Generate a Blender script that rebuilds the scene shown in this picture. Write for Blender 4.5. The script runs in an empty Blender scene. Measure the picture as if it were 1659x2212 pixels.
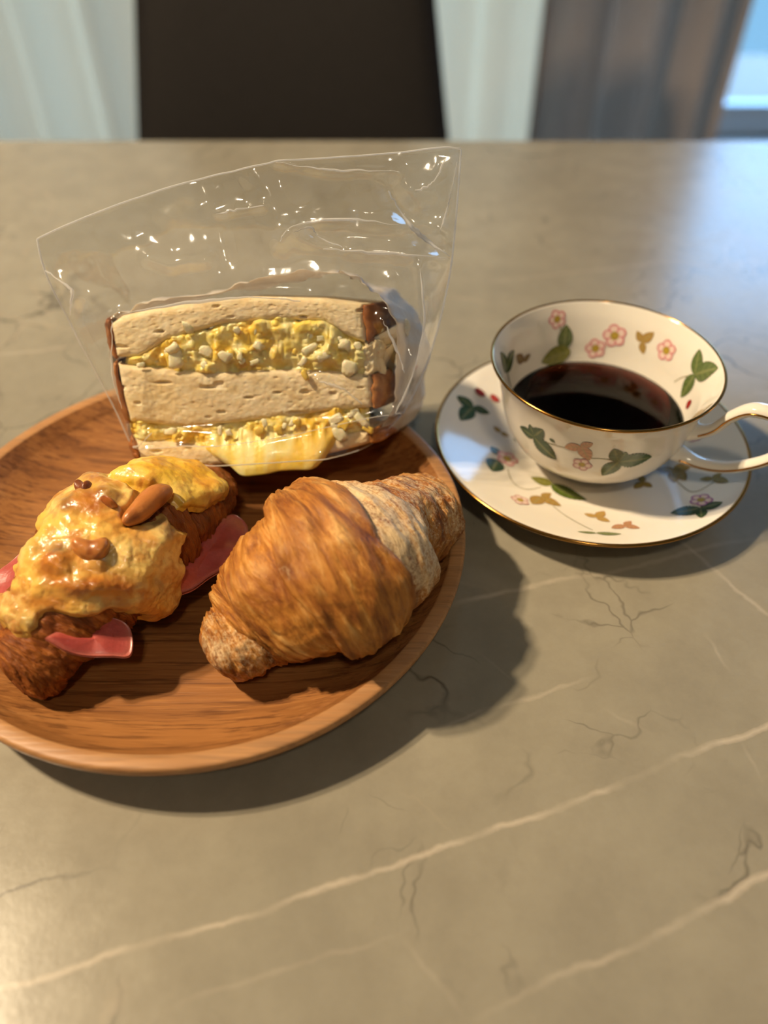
import bpy, math, random
import numpy as np
from mathutils import Vector

# ------------------------------------------------------------------ camera, light, exposure
SC = bpy.context.scene
COL = SC.collection
T = 0.72                      # table top height; shapes are written with z = 0 on the table top
FPX, PITCH, CAMH = 1750.0, math.radians(44.5), 0.262
cam_d = bpy.data.cameras.new('camera')
cam = bpy.data.objects.new('camera', cam_d); COL.objects.link(cam)
cam.location = (0, 0, T + CAMH)
cam.rotation_euler = (math.pi/2 - PITCH, 0, 0)
cam_d.sensor_fit = 'VERTICAL'; cam_d.sensor_height = 36.0; cam_d.sensor_width = 27.0
cam_d.lens = 36.0*FPX/2212.0
cam_d.clip_start = 0.01
cam_d.dof.use_dof = True; cam_d.dof.focus_distance = 0.305; cam_d.dof.aperture_fstop = 4.5
SC.camera = cam
SC.view_settings.view_transform = 'Standard'; SC.view_settings.look = 'None'
SC.view_settings.gamma = 1.0; SC.view_settings.use_curve_mapping = False
SC.view_settings.exposure = 0.0

cy = SC.cycles
cy.max_bounces = 6; cy.diffuse_bounces = 2; cy.glossy_bounces = 3; cy.transmission_bounces = 5; cy.volume_bounces = 0; cy.transparent_max_bounces = 10
cy.caustics_reflective = False; cy.caustics_refractive = True; cy.adaptive_threshold = 0.06; cy.adaptive_min_samples = 14; cy.sample_clamp_indirect = 6.0

world = bpy.data.worlds.new('sky'); SC.world = world; world.use_nodes = True
wn = world.node_tree.nodes; wl = world.node_tree.links
tcw = wn.new('ShaderNodeTexCoord'); spw = wn.new('ShaderNodeSeparateXYZ'); rpw = wn.new('ShaderNodeValToRGB')
wl.new(tcw.outputs['Generated'], spw.inputs[0]); wl.new(spw.outputs['Z'], rpw.inputs[0])
rpw.color_ramp.elements[0].position = 0.0; rpw.color_ramp.elements[0].color = (0.068, 0.150, 0.235, 1)     # hazy blue distance below the horizon
rpw.color_ramp.elements[1].position = 0.06; rpw.color_ramp.elements[1].color = (0.52, 1.10, 1.95, 1)       # bright sky
wl.new(rpw.outputs[0], wn['Background'].inputs[0])
wn['Background'].inputs[1].default_value = 4.0

def bulb(loc, power, radius, color):
    d = bpy.data.lights.new('downlight', 'SPOT'); d.energy = power; d.color = color
    d.shadow_soft_size = radius; d.spot_size = math.radians(84); d.spot_blend = 0.5
    o = bpy.data.objects.new('downlight', d); COL.objects.link(o); o.location = loc
    o.rotation_euler = (Vector((0.1, 0.40, T))-Vector(loc)).to_track_quat('-Z', 'Y').to_euler()
WARM = (1.0, 0.785, 0.52)
bulb((-0.93, 0.36, T+1.25), 70, 0.030, WARM)
bulb((-0.87, 0.28, T+1.25), 70, 0.030, WARM)
# added warm fill behind the camera: lifts the shade, glints on the bag
cl = bpy.data.lights.new('fill_light', 'AREA'); cl.shape = 'DISK'; cl.size = 0.18; cl.energy = 6.5; cl.color = (1.0, 0.84, 0.62)
clo = bpy.data.objects.new('fill_light', cl); COL.objects.link(clo); clo.location = (0.1, -0.75, T+1.64)

# ------------------------------------------------------------------ helpers
_c, _s = math.cos(PITCH), math.sin(PITCH)
CAM = np.array([0, 0, CAMH])
def ray(px, py):
    px = np.asarray(px, float); py = np.asarray(py, float)
    x = (px-829.5)/FPX; y = (py-1106)/FPX
    return np.stack([x, _c-y*_s, -(_s+y*_c)], -1)
def at(px, py, z):
    d = ray(px, py); return CAM + d*((np.asarray(z, float)-CAMH)/d[..., 2])[..., None]
def proj(P):
    P = np.asarray(P, float)-CAM
    dep = P[..., 1]*_c - P[..., 2]*_s
    up = P[..., 1]*_s + P[..., 2]*_c
    return np.stack([829.5+FPX*P[..., 0]/dep, 1106-FPX*up/dep], -1)

def _hash(ix, iy, iz, seed):
    n = (ix*73856093) ^ (iy*19349663) ^ (iz*83492791) ^ (seed*2654435761 & 0x7fffffff)
    n = n & 0x7fffffff
    n = (n ^ (n >> 13)) * 1274126177 & 0x7fffffff
    n = (n ^ (n >> 16)) * 668265263 & 0x7fffffff
    n = n ^ (n >> 15)
    return (n & 0xffff)/65535.0*2-1
def vnoise(p, seed=0):
    p = np.asarray(p, float); i = np.floor(p).astype(np.int64); f = p-i
    f = f*f*f*(f*(f*6-15)+10)
    r = 0
    for dx in (0, 1):
        for dy in (0, 1):
            for dz in (0, 1):
                w = (f[..., 0] if dx else 1-f[..., 0])*(f[..., 1] if dy else 1-f[..., 1])*(f[..., 2] if dz else 1-f[..., 2])
                r = r + w*_hash(i[..., 0]+dx, i[..., 1]+dy, i[..., 2]+dz, seed)
    return r
def fbm(p, octv=3, seed=0, gain=0.5):
    p = np.asarray(p, float); r = 0; a = 1.0
    for k in range(octv):
        r = r + a*vnoise(p*(2.03**k)+k*17.3, seed+k); a *= gain
    return r
def sstep(a, b, x):
    t = np.clip((x-a)/(b-a), 0, 1); return t*t*(3-2*t)

def empty(name, loc, label=None, cat=None, group=None):
    o = bpy.data.objects.new(name, None); COL.objects.link(o)
    o.location = (loc[0], loc[1], loc[2]+T); o.empty_display_size = 0.02
    if label: tag(o, label, cat, group)
    o['_b'] = [float(v) for v in loc]
    return o
def tag(o, label, cat, group=None, kind=None):
    if label: o['label'] = label
    if cat: o['category'] = cat
    if group: o['group'] = group
    if kind: o['kind'] = kind
    return o
def base_of(o):
    return np.array(o['_b'])
def mesh(name, V, F, mats, parent=None, smooth=True, fmat=None, col=None, uv=None, base=None, extra=None):
    """one mesh object from table-top coordinates; a child shares the base of its thing"""
    V = np.asarray(V, float)
    b = base_of(parent) if parent is not None else np.array(base if base is not None else (0, 0, 0), float)
    me = bpy.data.meshes.new(name)
    me.from_pydata((V-b).tolist(), [], [tuple(int(i) for i in f) for f in F])
    for m in (mats if isinstance(mats, (list, tuple)) else [mats]): me.materials.append(m)
    if fmat is not None: me.polygons.foreach_set('material_index', np.asarray(fmat, np.int32))
    me.polygons.foreach_set('use_smooth', np.full(len(me.polygons), smooth))
    if col is not None:
        c = np.ones((len(V), 4), np.float32); col = np.asarray(col); c[:, :col.shape[1]] = col
        a = me.color_attributes.new('Col', 'FLOAT_COLOR', 'POINT'); a.data.foreach_set('color', c.ravel())
    if extra is not None:
        for k, v in extra.items():
            a = me.attributes.new(k, 'FLOAT', 'POINT'); a.data.foreach_set('value', np.asarray(v, np.float32).ravel())
    if uv is not None:
        u = me.uv_layers.new(name='UVMap'); li = np.zeros(len(me.loops), np.int32); me.loops.foreach_get('vertex_index', li)
        u.data.foreach_set('uv', np.asarray(uv, np.float32)[li].ravel())
    me.validate(); me.update()
    o = bpy.data.objects.new(name, me); COL.objects.link(o)
    o['_b'] = [float(v) for v in b]
    if parent is not None: o.parent = parent
    else: o.location = (b[0], b[1], b[2]+T)
    return o
def gridfaces(n, m, wrap_m=False, off=0):
    F = []
    mm = m if wrap_m else m-1
    for i in range(n-1):
        for j in range(mm):
            j2 = (j+1) % m
            F.append((off+i*m+j, off+i*m+j2, off+(i+1)*m+j2, off+(i+1)*m+j))
    return F
def lathe(prof, c, n=96):
    """closed list of (r, z) swept about the vertical through c"""
    V = []; m = len(prof)
    for r, z in prof:
        for k in range(n):
            a = 2*math.pi*k/n; V.append((c[0]+r*math.cos(a), c[1]+r*math.sin(a), c[2]+z))
    F = []
    for i in range(m-1):
        for k in range(n):
            k2 = (k+1) % n; F.append((i*n+k, i*n+k2, (i+1)*n+k2, (i+1)*n+k))
    return V, F
def box(x0, x1, y0, y1, z0, z1, off=0):
    V = [(x0, y0, z0), (x1, y0, z0), (x1, y1, z0), (x0, y1, z0), (x0, y0, z1), (x1, y0, z1), (x1, y1, z1), (x0, y1, z1)]
    F = [(0, 3, 2, 1), (4, 5, 6, 7), (0, 1, 5, 4), (1, 2, 6, 5), (2, 3, 7, 6), (3, 0, 4, 7)]
    return V, [tuple(i+off for i in f) for f in F]
def bevel(o, w, seg=3):
    m = o.modifiers.new('bevel', 'BEVEL'); m.width = w; m.segments = seg; m.limit_method = 'ANGLE'; return o
def catmull(P, n):
    P = np.asarray(P, float); k = len(P)
    s = np.linspace(0, k-1, n); i = np.clip(np.floor(s).astype(int), 0, k-2); t = (s-i)[:, None]
    g = lambda j: P[np.clip(j, 0, k-1)]
    p0, p1, p2, p3 = g(i-1), g(i), g(i+1), g(i+2)
    return 0.5*((2*p1)+(-p0+p2)*t+(2*p0-5*p1+4*p2-p3)*t*t+(-p0+3*p1-3*p2+p3)*t**3)
def sweep(P, R, n=12, closed=False, flat=1.0):
    """tube along points P with radius R (scalar or list)"""
    P = np.asarray(P, float); m = len(P); R = np.full(m, R) if np.isscalar(R) else np.asarray(R)
    Tn = np.gradient(P, axis=0) if not closed else np.roll(P, -1, 0)-np.roll(P, 1, 0)
    Tn /= np.linalg.norm(Tn, axis=1)[:, None]
    up = np.array([0, 0, 1.0]); V = []
    for i in range(m):
        s = np.cross(Tn[i], up)
        if np.linalg.norm(s) < 1e-3: s = np.array([1.0, 0, 0])
        s /= np.linalg.norm(s); u = np.cross(s, Tn[i])
        for k in range(n):
            a = 2*math.pi*k/n; V.append(P[i]+R[i]*(math.cos(a)*s*flat+math.sin(a)*u))
    F = gridfaces(m, n, True)
    if closed:
        for k in range(n): F.append(((m-1)*n+k, (m-1)*n+(k+1) % n, (k+1) % n, k))
    else:
        F.append(tuple(range(n))[::-1]); F.append(tuple((m-1)*n+k for k in range(n)))
    return V, F
def polysd(px, py, poly):
    """signed pixel distance to a closed outline, positive inside"""
    poly = np.asarray(poly, float); d = np.full(px.shape, 1e9); ins = np.zeros(px.shape, bool); n = len(poly)
    for i in range(n):
        a = poly[i]; b = poly[(i+1) % n]; e = b-a
        t = np.clip(((px-a[0])*e[0]+(py-a[1])*e[1])/(e@e+1e-9), 0, 1)
        d = np.minimum(d, np.hypot(px-a[0]-t*e[0], py-a[1]-t*e[1]))
        c = (a[1] > py) != (b[1] > py)
        with np.errstate(divide='ignore', invalid='ignore'):
            ins ^= c & (px < (b[0]-a[0])*(py-a[1])/(b[1]-a[1]+1e-12)+a[0])
    return np.where(ins, d, -d)

# ------------------------------------------------------------------ materials
def new_mat(name):
    m = bpy.data.materials.new(name); m.use_nodes = True
    nt = m.node_tree; return m, nt, nt.nodes['Principled BSDF']
def srgb(r, g, b):
    f = lambda v: (v/255/12.92) if v/255 <= 0.04045 else ((v/255+0.055)/1.055)**2.4
    return (f(r), f(g), f(b))
def N(nt, kind, **kw):
    n = nt.nodes.new(kind)
    for k, v in kw.items(): setattr(n, k, v)
    return n
def setin(nt, node, key, v):
    if isinstance(v, bpy.types.NodeSocket): nt.links.new(v, node.inputs[key])
    elif isinstance(v, tuple) and len(v) == 3 and node.inputs[key].type == 'RGBA': node.inputs[key].default_value = (*v, 1)
    else: node.inputs[key].default_value = v
def math_(nt, op, a, b=0.0, c=None):
    n = N(nt, 'ShaderNodeMath', operation=op); setin(nt, n, 0, a); setin(nt, n, 1, b)
    if c is not None: setin(nt, n, 2, c)
    return n.outputs[0]
def noise(nt, vec, scale, detail=4, rough=0.55, dist=0.0):
    n = N(nt, 'ShaderNodeTexNoise'); setin(nt, n, 'Scale', scale); setin(nt, n, 'Detail', detail)
    setin(nt, n, 'Roughness', rough); setin(nt, n, 'Distortion', dist)
    if vec is not None: nt.links.new(vec, n.inputs['Vector'])
    return n.outputs['Fac']
def ramp(nt, fac, stops):
    n = N(nt, 'ShaderNodeValToRGB'); cr = n.color_ramp
    while len(cr.elements) < len(stops): cr.elements.new(0.5)
    for e, (p, c) in zip(cr.elements, stops):
        e.position = p; e.color = (*c, 1) if len(c) == 3 else c
    nt.links.new(fac, n.inputs[0]); return n.outputs[0]
def mix(nt, fac, a, b, mode='MIX'):
    n = N(nt, 'ShaderNodeMix', data_type='RGBA', blend_type=mode)
    setin(nt, n, 0, fac); setin(nt, n, 6, a); setin(nt, n, 7, b); return n.outputs[2]
def objco(nt, scale=(1, 1, 1), rot=(0, 0, 0)):
    t = N(nt, 'ShaderNodeTexCoord'); mp = N(nt, 'ShaderNodeMapping')
    mp.inputs['Scale'].default_value = scale; mp.inputs['Rotation'].default_value = rot
    nt.links.new(t.outputs['Object'], mp.inputs[0]); return mp.outputs[0]
def bump(nt, bs, h, strength=0.4, dist=0.001):
    n = N(nt, 'ShaderNodeBump'); n.inputs['Strength'].default_value = strength; n.inputs['Distance'].default_value = dist
    nt.links.new(h, n.inputs['Height'])
    old = bs.inputs['Normal'].links
    if old: nt.links.new(old[0].from_socket, n.inputs['Normal'])
    nt.links.new(n.outputs[0], bs.inputs['Normal'])
def attr(nt, name, out='Color'):
    n = N(nt, 'ShaderNodeAttribute', attribute_name=name); return n.outputs[out]
def simple(name, c, rough=0.5, metal=0.0, spec=0.5, sss=0.0):
    m, nt, b = new_mat(name)
    b.inputs['Base Color'].default_value = (*c, 1); b.inputs['Roughness'].default_value = rough
    b.inputs['Metallic'].default_value = metal; b.inputs['Specular IOR Level'].default_value = spec
    if sss: b.inputs['Subsurface Weight'].default_value = sss; b.inputs['Subsurface Radius'].default_value = (0.004, 0.002, 0.001); b.inputs['Subsurface Scale'].default_value = 1.0
    v = noise(nt, objco(nt), 60, 3); nt.links.new(mix(nt, math_(nt, 'MULTIPLY', v, 0.16), tuple(c), tuple(x*0.6 for x in c)), b.inputs['Base Color'])
    return m

def thin_fresnel(nt, f0=0.04, normal=None):
    """reflectance of a thin clear sheet, the same from both sides"""
    g = N(nt, 'ShaderNodeNewGeometry'); d = N(nt, 'ShaderNodeVectorMath', operation='DOT_PRODUCT')
    nt.links.new(normal if normal is not None else g.outputs['Normal'], d.inputs[0]); nt.links.new(g.outputs['Incoming'], d.inputs[1])
    c = math_(nt, 'SUBTRACT', 1.0, math_(nt, 'MINIMUM', math_(nt, 'ABSOLUTE', d.outputs['Value']), 1.0))
    return math_(nt, 'ADD', f0, math_(nt, 'MULTIPLY', math_(nt, 'POWER', c, 5.0), 1-f0))
# ---- table: taupe ceramic with pale veins and fine dark crackle
def make_table_mat():
    m, nt, b = new_mat('taupe_ceramic')
    co = objco(nt); sep = N(nt, 'ShaderNodeSeparateXYZ'); nt.links.new(co, sep.inputs[0])
    X, Y = sep.outputs[0], sep.outputs[1]
    n1 = noise(nt, co, 5, 6, 0.6); n2 = noise(nt, co, 38, 8, 0.7); n3 = noise(nt, co, 420, 3, 0.6)
    base = ramp(nt, n1, [(0.30, srgb(136, 130, 114)), (0.52, srgb(154, 147, 129)), (0.72, srgb(167, 160, 142))])
    base = mix(nt, math_(nt, 'MULTIPLY', ramp(nt, n2, [(0.35, (1, 1, 1)), (0.60, (0, 0, 0))]), 0.35), base, srgb(124, 116, 102))
    base = mix(nt, math_(nt, 'MULTIPLY', n3, 0.25), base, srgb(132, 124, 108))
    # crackle
    nw = N(nt, 'ShaderNodeTexNoise'); nw.inputs['Scale'].default_value = 9; nw.inputs['Detail'].default_value = 5
    nt.links.new(co, nw.inputs['Vector'])
    ad = N(nt, 'ShaderNodeVectorMath', operation='MULTIPLY_ADD'); nt.links.new(nw.outputs['Color'], ad.inputs[0])
    ad.inputs[1].default_value = (0.16, 0.16, 0.16); nt.links.new(co, ad.inputs[2])
    for sc, wd, amt, msc, dk in ((13, 0.020, 0.8, 8, srgb(84, 77, 66)), (30, 0.026, 0.6, 15, srgb(88, 80, 70)), (9, 0.013, 0.5, 6, srgb(176, 160, 138))):
        v = N(nt, 'ShaderNodeTexVoronoi', feature='DISTANCE_TO_EDGE'); v.inputs['Scale'].default_value = sc
        nt.links.new(ad.outputs[0], v.inputs['Vector'])
        line = math_(nt, 'SUBTRACT', 1.0, math_(nt, 'SMOOTH_MIN', math_(nt, 'DIVIDE', v.outputs['Distance'], wd), 1.0, 0.2))
        msk = ramp(nt, noise(nt, co, msc, 3), [(0.53, (0, 0, 0)), (0.63, (1, 1, 1))])
        base = mix(nt, math_(nt, 'MULTIPLY', math_(nt, 'MULTIPLY', math_(nt, 'MAXIMUM', line, 0.0), msk), amt), base, dk)
    # long pale veins, each a wandering line between two points on the top
    wob = math_(nt, 'SUBTRACT', noise(nt, co, 22, 5, 0.6), 0.5)
    wob2 = math_(nt, 'SUBTRACT', noise(nt, co, 160, 2, 0.5), 0.5)
    brk = ramp(nt, noise(nt, co, 26, 3), [(0.34, (0.15, 0.15, 0.15)), (0.52, (1, 1, 1))])
    for (p, q, w, amt) in VEINS:
        a = at(*p, 0)[:2]; c = at(*q, 0)[:2]; d = c-a; L = np.hypot(*d); d /= L; nn = (-d[1], d[0])
        off = math_(nt, 'ADD', math_(nt, 'MULTIPLY', X, nn[0]), math_(nt, 'MULTIPLY', Y, nn[1]))
        off = math_(nt, 'SUBTRACT', off, float(nn[0]*a[0]+nn[1]*a[1]))
        off = math_(nt, 'ADD', off, math_(nt, 'MULTIPLY', wob, 0.011)); off = math_(nt, 'ADD', off, math_(nt, 'MULTIPLY', wob2, 0.0012))
        ln = math_(nt, 'SUBTRACT', 1.0, math_(nt, 'DIVIDE', math_(nt, 'ABSOLUTE', off), w*0.85)); ln = math_(nt, 'MAXIMUM', ln, 0.0)
        al = math_(nt, 'ADD', math_(nt, 'MULTIPLY', X, float(d[0])), math_(nt, 'MULTIPLY', Y, float(d[1])))
        al = math_(nt, 'SUBTRACT', al, float(d@a))
        g = math_(nt, 'MINIMUM', math_(nt, 'MULTIPLY', al, 60.0), math_(nt, 'MULTIPLY', math_(nt, 'SUBTRACT', float(L), al), 60.0))
        g = math_(nt, 'MINIMUM', math_(nt, 'MAXIMUM', g, 0.0), 1.0)
        f = math_(nt, 'MULTIPLY', math_(nt, 'MULTIPLY', math_(nt, 'POWER', ln, 0.7), g), math_(nt, 'MULTIPLY', brk, amt*0.72))
        base = mix(nt, f, base, srgb(205, 190, 170))
    nt.links.new(base, b.inputs['Base Color'])
    r = ramp(nt, n2, [(0.3, (0.20,)*3), (0.7, (0.27,)*3)]); nt.links.new(r, b.inputs['Roughness'])
    b.inputs['Specular IOR Level'].default_value = 0.7
    bump(nt, b, n3, 0.12, 0.0003)
    return m
VEINS = [((-420, 2240), (600, 1962), 0.0016, 0.75), ((560, 1975), (1240, 1732), 0.0017, 0.8), ((1200, 1745), (1900, 1480), 0.0018, 0.85),
         ((1010, 2212), (1420, 2025), 0.0016, 0.5), ((1370, 2045), (1900, 1760), 0.0019, 0.8),
         ((960, 1310), (1270, 1243), 0.0020, 0.75), ((1240, 1252), (1800, 1125), 0.0020, 0.45),
         ((900, 1590), (1080, 1528), 0.0013, 0.6), ((1050, 1540), (1290, 1455), 0.0013, 0.4),
         ((1440, 1150), (1720, 1370), 0.0015, 0.55), ((1520, 1360), (1580, 1460), 0.0013, 0.5), ((1290, 1520), (1420, 1600), 0.0012, 0.45),
         ((1595, 1590), (1650, 1700), 0.0011, 0.4), ((860, 2010), (1010, 2212), 0.0013, 0.4), ((350, 2190), (900, 2000), 0.0012, 0.25),
         ((-100, 780), (240, 735), 0.0022, 0.35), ((1050, 610), (1500, 560), 0.0028, 0.2), ((1020, 1400), (1120, 1480), 0.001, 0.4)]
M = {}
M['table'] = make_table_mat()

# ---- wood of the plate
def make_wood():
    m, nt, b = new_mat('acacia_wood')
    rot = (0, 0, math.radians(-9))
    co = objco(nt, (5, 62, 40), rot); n1 = noise(nt, co, 1.0, 5, 0.6, 0.6)
    co2 = objco(nt, (22, 520, 300), rot); n2 = noise(nt, co2, 1.0, 4, 0.65)
    co3 = objco(nt, (40, 900, 500), rot); n3 = noise(nt, co3, 1.0, 2, 0.6)
    c = ramp(nt, n1, [(0.28, srgb(112, 68, 34)), (0.46, srgb(146, 95, 50)), (0.60, srgb(164, 110, 60)), (0.78, srgb(186, 134, 82))])
    c = mix(nt, math_(nt, 'MULTIPLY', ramp(nt, n2, [(0.38, (1, 1, 1)), (0.50, (0, 0, 0))]), 0.7), c, srgb(92, 52, 22))
    c = mix(nt, math_(nt, 'MULTIPLY', ramp(nt, n3, [(0.55, (0, 0, 0)), (0.75, (1, 1, 1))]), 0.35), c, srgb(205, 145, 84))
    ln_ = N(nt, 'ShaderNodeVectorMath', operation='LENGTH'); nt.links.new(objco(nt, (1, 1, 0)), ln_.inputs[0])
    rim = math_(nt, 'MULTIPLY', math_(nt, 'GREATER_THAN', ln_.outputs['Value'], 0.1046), 0.42)      # sanded pale rim
    c = mix(nt, rim, c, mix(nt, n3, srgb(172, 120, 72), srgb(220, 176, 124)))
    nt.links.new(c, b.inputs['Base Color'])
    nt.links.new(ramp(nt, n2, [(0.3, (0.55,)*3), (0.7, (0.38,)*3)]), b.inputs['Roughness'])
    b.inputs['Specular IOR Level'].default_value = 0.4
    bump(nt, b, n2, 0.5, 0.0004); bump(nt, b, n3, 0.3, 0.0002)
    return m
M['wood'] = make_wood()

def make_crust(name, flour, gold):
    """flaky baked pastry: streaks run round the roll (UV.y), flour lies by the 'flour' attribute"""
    m, nt, b = new_mat(name)
    uvn = N(nt, 'ShaderNodeTexCoord'); co = objco(nt)
    def uvm(sx, sy):
        mp = N(nt, 'ShaderNodeMapping'); mp.inputs['Scale'].default_value = (sx, sy, 1); nt.links.new(uvn.outputs['UV'], mp.inputs[0]); return mp.outputs[0]
    s1 = noise(nt, uvm(30, 1.7), 1, 6, 0.7, 0.55); s2 = noise(nt, uvm(110, 7), 1, 5, 0.65, 0.5); big = noise(nt, co, 38, 5, 0.6)
    sp = noise(nt, co, 900, 4, 0.7); md = noise(nt, co, 120, 5, 0.65)
    if gold:
        c = ramp(nt, s1, [(0.30, srgb(96, 50, 18)), (0.42, srgb(152, 90, 34)), (0.54, srgb(194, 128, 52)), (0.68, srgb(228, 176, 102))])
    else:
        c = ramp(nt, s1, [(0.25, srgb(88, 44, 18)), (0.45, srgb(134, 70, 26)), (0.62, srgb(180, 106, 42)), (0.80, srgb(208, 144, 76))])
    c = mix(nt, math_(nt, 'MULTIPLY', ramp(nt, big, [(0.38, (1, 1, 1)), (0.55, (0, 0, 0))]), 0.45), c, srgb(128, 66, 24))
    c = mix(nt, math_(nt, 'MULTIPLY', ramp(nt, s2, [(0.30, (1, 1, 1)), (0.46, (0, 0, 0))]), 0.5), c, srgb(92, 44, 16))
    c = mix(nt, math_(nt, 'MULTIPLY', ramp(nt, s2, [(0.60, (0, 0, 0)), (0.78, (1, 1, 1))]), 0.5), c, srgb(230, 178, 108))
    if flour:
        fa = attr(nt, 'flour', 'Fac')
        t = math_(nt, 'ADD', math_(nt, 'ADD', math_(nt, 'MULTIPLY', sp, 0.7), math_(nt, 'MULTIPLY', md, 0.7)), math_(nt, 'MULTIPLY', s2, 0.3))
        t = math_(nt, 'ADD', math_(nt, 'SUBTRACT', t, 1.18), math_(nt, 'MULTIPLY', fa, 0.62))
        fm = math_(nt, 'MINIMUM', math_(nt, 'MAXIMUM', math_(nt, 'MULTIPLY', t, 3.6), 0.0), 0.88)
        c = mix(nt, fm, c, srgb(232, 204, 158))
    nt.links.new(c, b.inputs['Base Color'])
    b.inputs['Roughness'].default_value = 0.50 if flour else 0.36
    b.inputs['Specular IOR Level'].default_value = 0.35
    bump(nt, b, s1, 0.7, 0.0018); bump(nt, b, s2, 0.7, 0.0010); bump(nt, b, sp, 0.4, 0.0003)
    return m
M['crust_flour'] = make_crust('floured_croissant_crust', True, True)
M['crust_dark'] = make_crust('glazed_croissant_crust', False, False)

def colmat(name, rough, spec=0.5, sss=0.0, bs=None, bstr=0.3, bd=0.0005, spread=0.15, coat=0.0, sc=0.003):
    m, nt, b = new_mat(name)
    c = attr(nt, 'Col'); co = objco(nt); n1 = noise(nt, co, bs or 300, 4, 0.6)
    c2 = mix(nt, math_(nt, 'MULTIPLY', ramp(nt, n1, [(0.35, (1, 1, 1)), (0.65, (0, 0, 0))]), spread), c, mix(nt, 1.0, c, (0.45, 0.36, 0.25), 'MULTIPLY'))
    nt.links.new(c2, b.inputs['Base Color']); b.inputs['Roughness'].default_value = rough; b.inputs['Specular IOR Level'].default_value = spec
    b.inputs['Coat Weight'].default_value = coat; b.inputs['Coat Roughness'].default_value = 0.12
    if sss:
        b.inputs['Subsurface Weight'].default_value = sss; b.inputs['Subsurface Radius'].default_value = (1.0, 0.6, 0.25); b.inputs['Subsurface Scale'].default_value = sc
    bump(nt, b, n1, bstr, bd)
    return m
M['cheese'] = colmat('melted_cheese', 0.33, 0.5, 0.2, 260, 0.5, 0.0008, 0.16, 0.25)
M['egg'] = colmat('egg_filling', 0.36, 0.5, 0.3, 420, 0.45, 0.0006, 0.12, 0.1, 0.002)
M['ham'] = colmat('pink_ham', 0.36, 0.5, 0.2, 700, 0.35, 0.0004, 0.25, 0.2, 0.002)
M['print'] = colmat('enamel_print', 0.16, 0.5, 0, 500, 0.0, 0.0001, 0.10)

def make_crumb():
    m, nt, b = new_mat('white_bread_crumb')
    co = objco(nt, (1, 1, 1.6)); v = N(nt, 'ShaderNodeTexVoronoi'); v.inputs['Scale'].default_value = 620; nt.links.new(co, v.inputs['Vector'])
    n1 = noise(nt, co, 180, 5, 0.7); n2 = noise(nt, co, 40, 3)
    c = ramp(nt, n1, [(0.3, srgb(230, 202, 154)), (0.55, srgb(245, 226, 188)), (0.75, srgb(251, 238, 210))])
    c = mix(nt, math_(nt, 'MULTIPLY', ramp(nt, n2, [(0.45, (0, 0, 0)), (0.7, (1, 1, 1))]), 0.35), c, srgb(238, 206, 130))
    nt.links.new(c, b.inputs['Base Color']); b.inputs['Roughness'].default_value = 0.75; b.inputs['Specular IOR Level'].default_value = 0.25
    b.inputs['Subsurface Weight'].default_value = 0.2; b.inputs['Subsurface Radius'].default_value = (1, 0.7, 0.4); b.inputs['Subsurface Scale'].default_value = 0.002
    bump(nt, b, v.outputs['Distance'], 0.25, 0.0003); bump(nt, b, n1, 0.22, 0.0004)
    return m
M['crumb'] = make_crumb()
def make_loafcrust():
    m, nt, b = new_mat('loaf_crust')
    co = objco(nt); n1 = noise(nt, co, 70, 5, 0.65); n2 = noise(nt, co, 500, 3)
    nt.links.new(ramp(nt, n1, [(0.3, srgb(112, 60, 24)), (0.5, srgb(160, 96, 44)), (0.72, srgb(206, 148, 84))]), b.inputs['Base Color'])
    b.inputs['Roughness'].default_value = 0.5; bump(nt, b, n2, 0.3, 0.0004); bump(nt, b, n1, 0.4, 0.001)
    return m
M['loafcrust'] = make_loafcrust()

def make_film():
    m, nt, b = new_mat('clear_film'); nt.nodes.remove(b)
    out = nt.nodes['Material Output']; tr = N(nt, 'ShaderNodeBsdfTransparent'); tr.inputs[0].default_value = (0.985, 0.985, 0.98, 1)
    gl = N(nt, 'ShaderNodeBsdfGlossy'); gl.inputs['Roughness'].default_value = 0.12; gl.inputs[0].default_value = (1, 1, 1, 1)
    co = objco(nt); bp = N(nt, 'ShaderNodeBump'); bp.inputs['Strength'].default_value = 0.25; bp.inputs['Distance'].default_value = 0.002
    nt.links.new(noise(nt, co, 60, 3, 0.5, 0.5), bp.inputs['Height']); nt.links.new(bp.outputs[0], gl.inputs['Normal'])
    mx = N(nt, 'ShaderNodeMixShader'); nt.links.new(thin_fresnel(nt, 0.085, bp.outputs[0]), mx.inputs[0]); nt.links.new(tr.outputs[0], mx.inputs[1]); nt.links.new(gl.outputs[0], mx.inputs[2])
    nt.links.new(mx.outputs[0], out.inputs[0]); return m
M['film'] = make_film()
def make_paper():
    m, nt, b = new_mat('glassine_paper'); out = nt.nodes['Material Output']
    co = objco(nt, (1, 1, 0.25)); n1 = noise(nt, co, 300, 4, 0.6)
    c = ramp(nt, n1, [(0.3, srgb(236, 222, 204)), (0.7, srgb(250, 242, 230))]); nt.links.new(c, b.inputs['Base Color'])
    b.inputs['Roughness'].default_value = 0.5; bump(nt, b, n1, 0.3, 0.0006)
    tl = N(nt, 'ShaderNodeBsdfTranslucent'); nt.links.new(c, tl.inputs[0]); tr = N(nt, 'ShaderNodeBsdfTransparent')
    m1 = N(nt, 'ShaderNodeMixShader'); m1.inputs[0].default_value = 0.35; nt.links.new(b.outputs[0], m1.inputs[1]); nt.links.new(tl.outputs[0], m1.inputs[2])
    m2 = N(nt, 'ShaderNodeMixShader'); m2.inputs[0].default_value = 0.14; nt.links.new(m1.outputs[0], m2.inputs[1]); nt.links.new(tr.outputs[0], m2.inputs[2])
    nt.links.new(m2.outputs[0], out.inputs[0]); return m
M['paper'] = make_paper()
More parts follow.
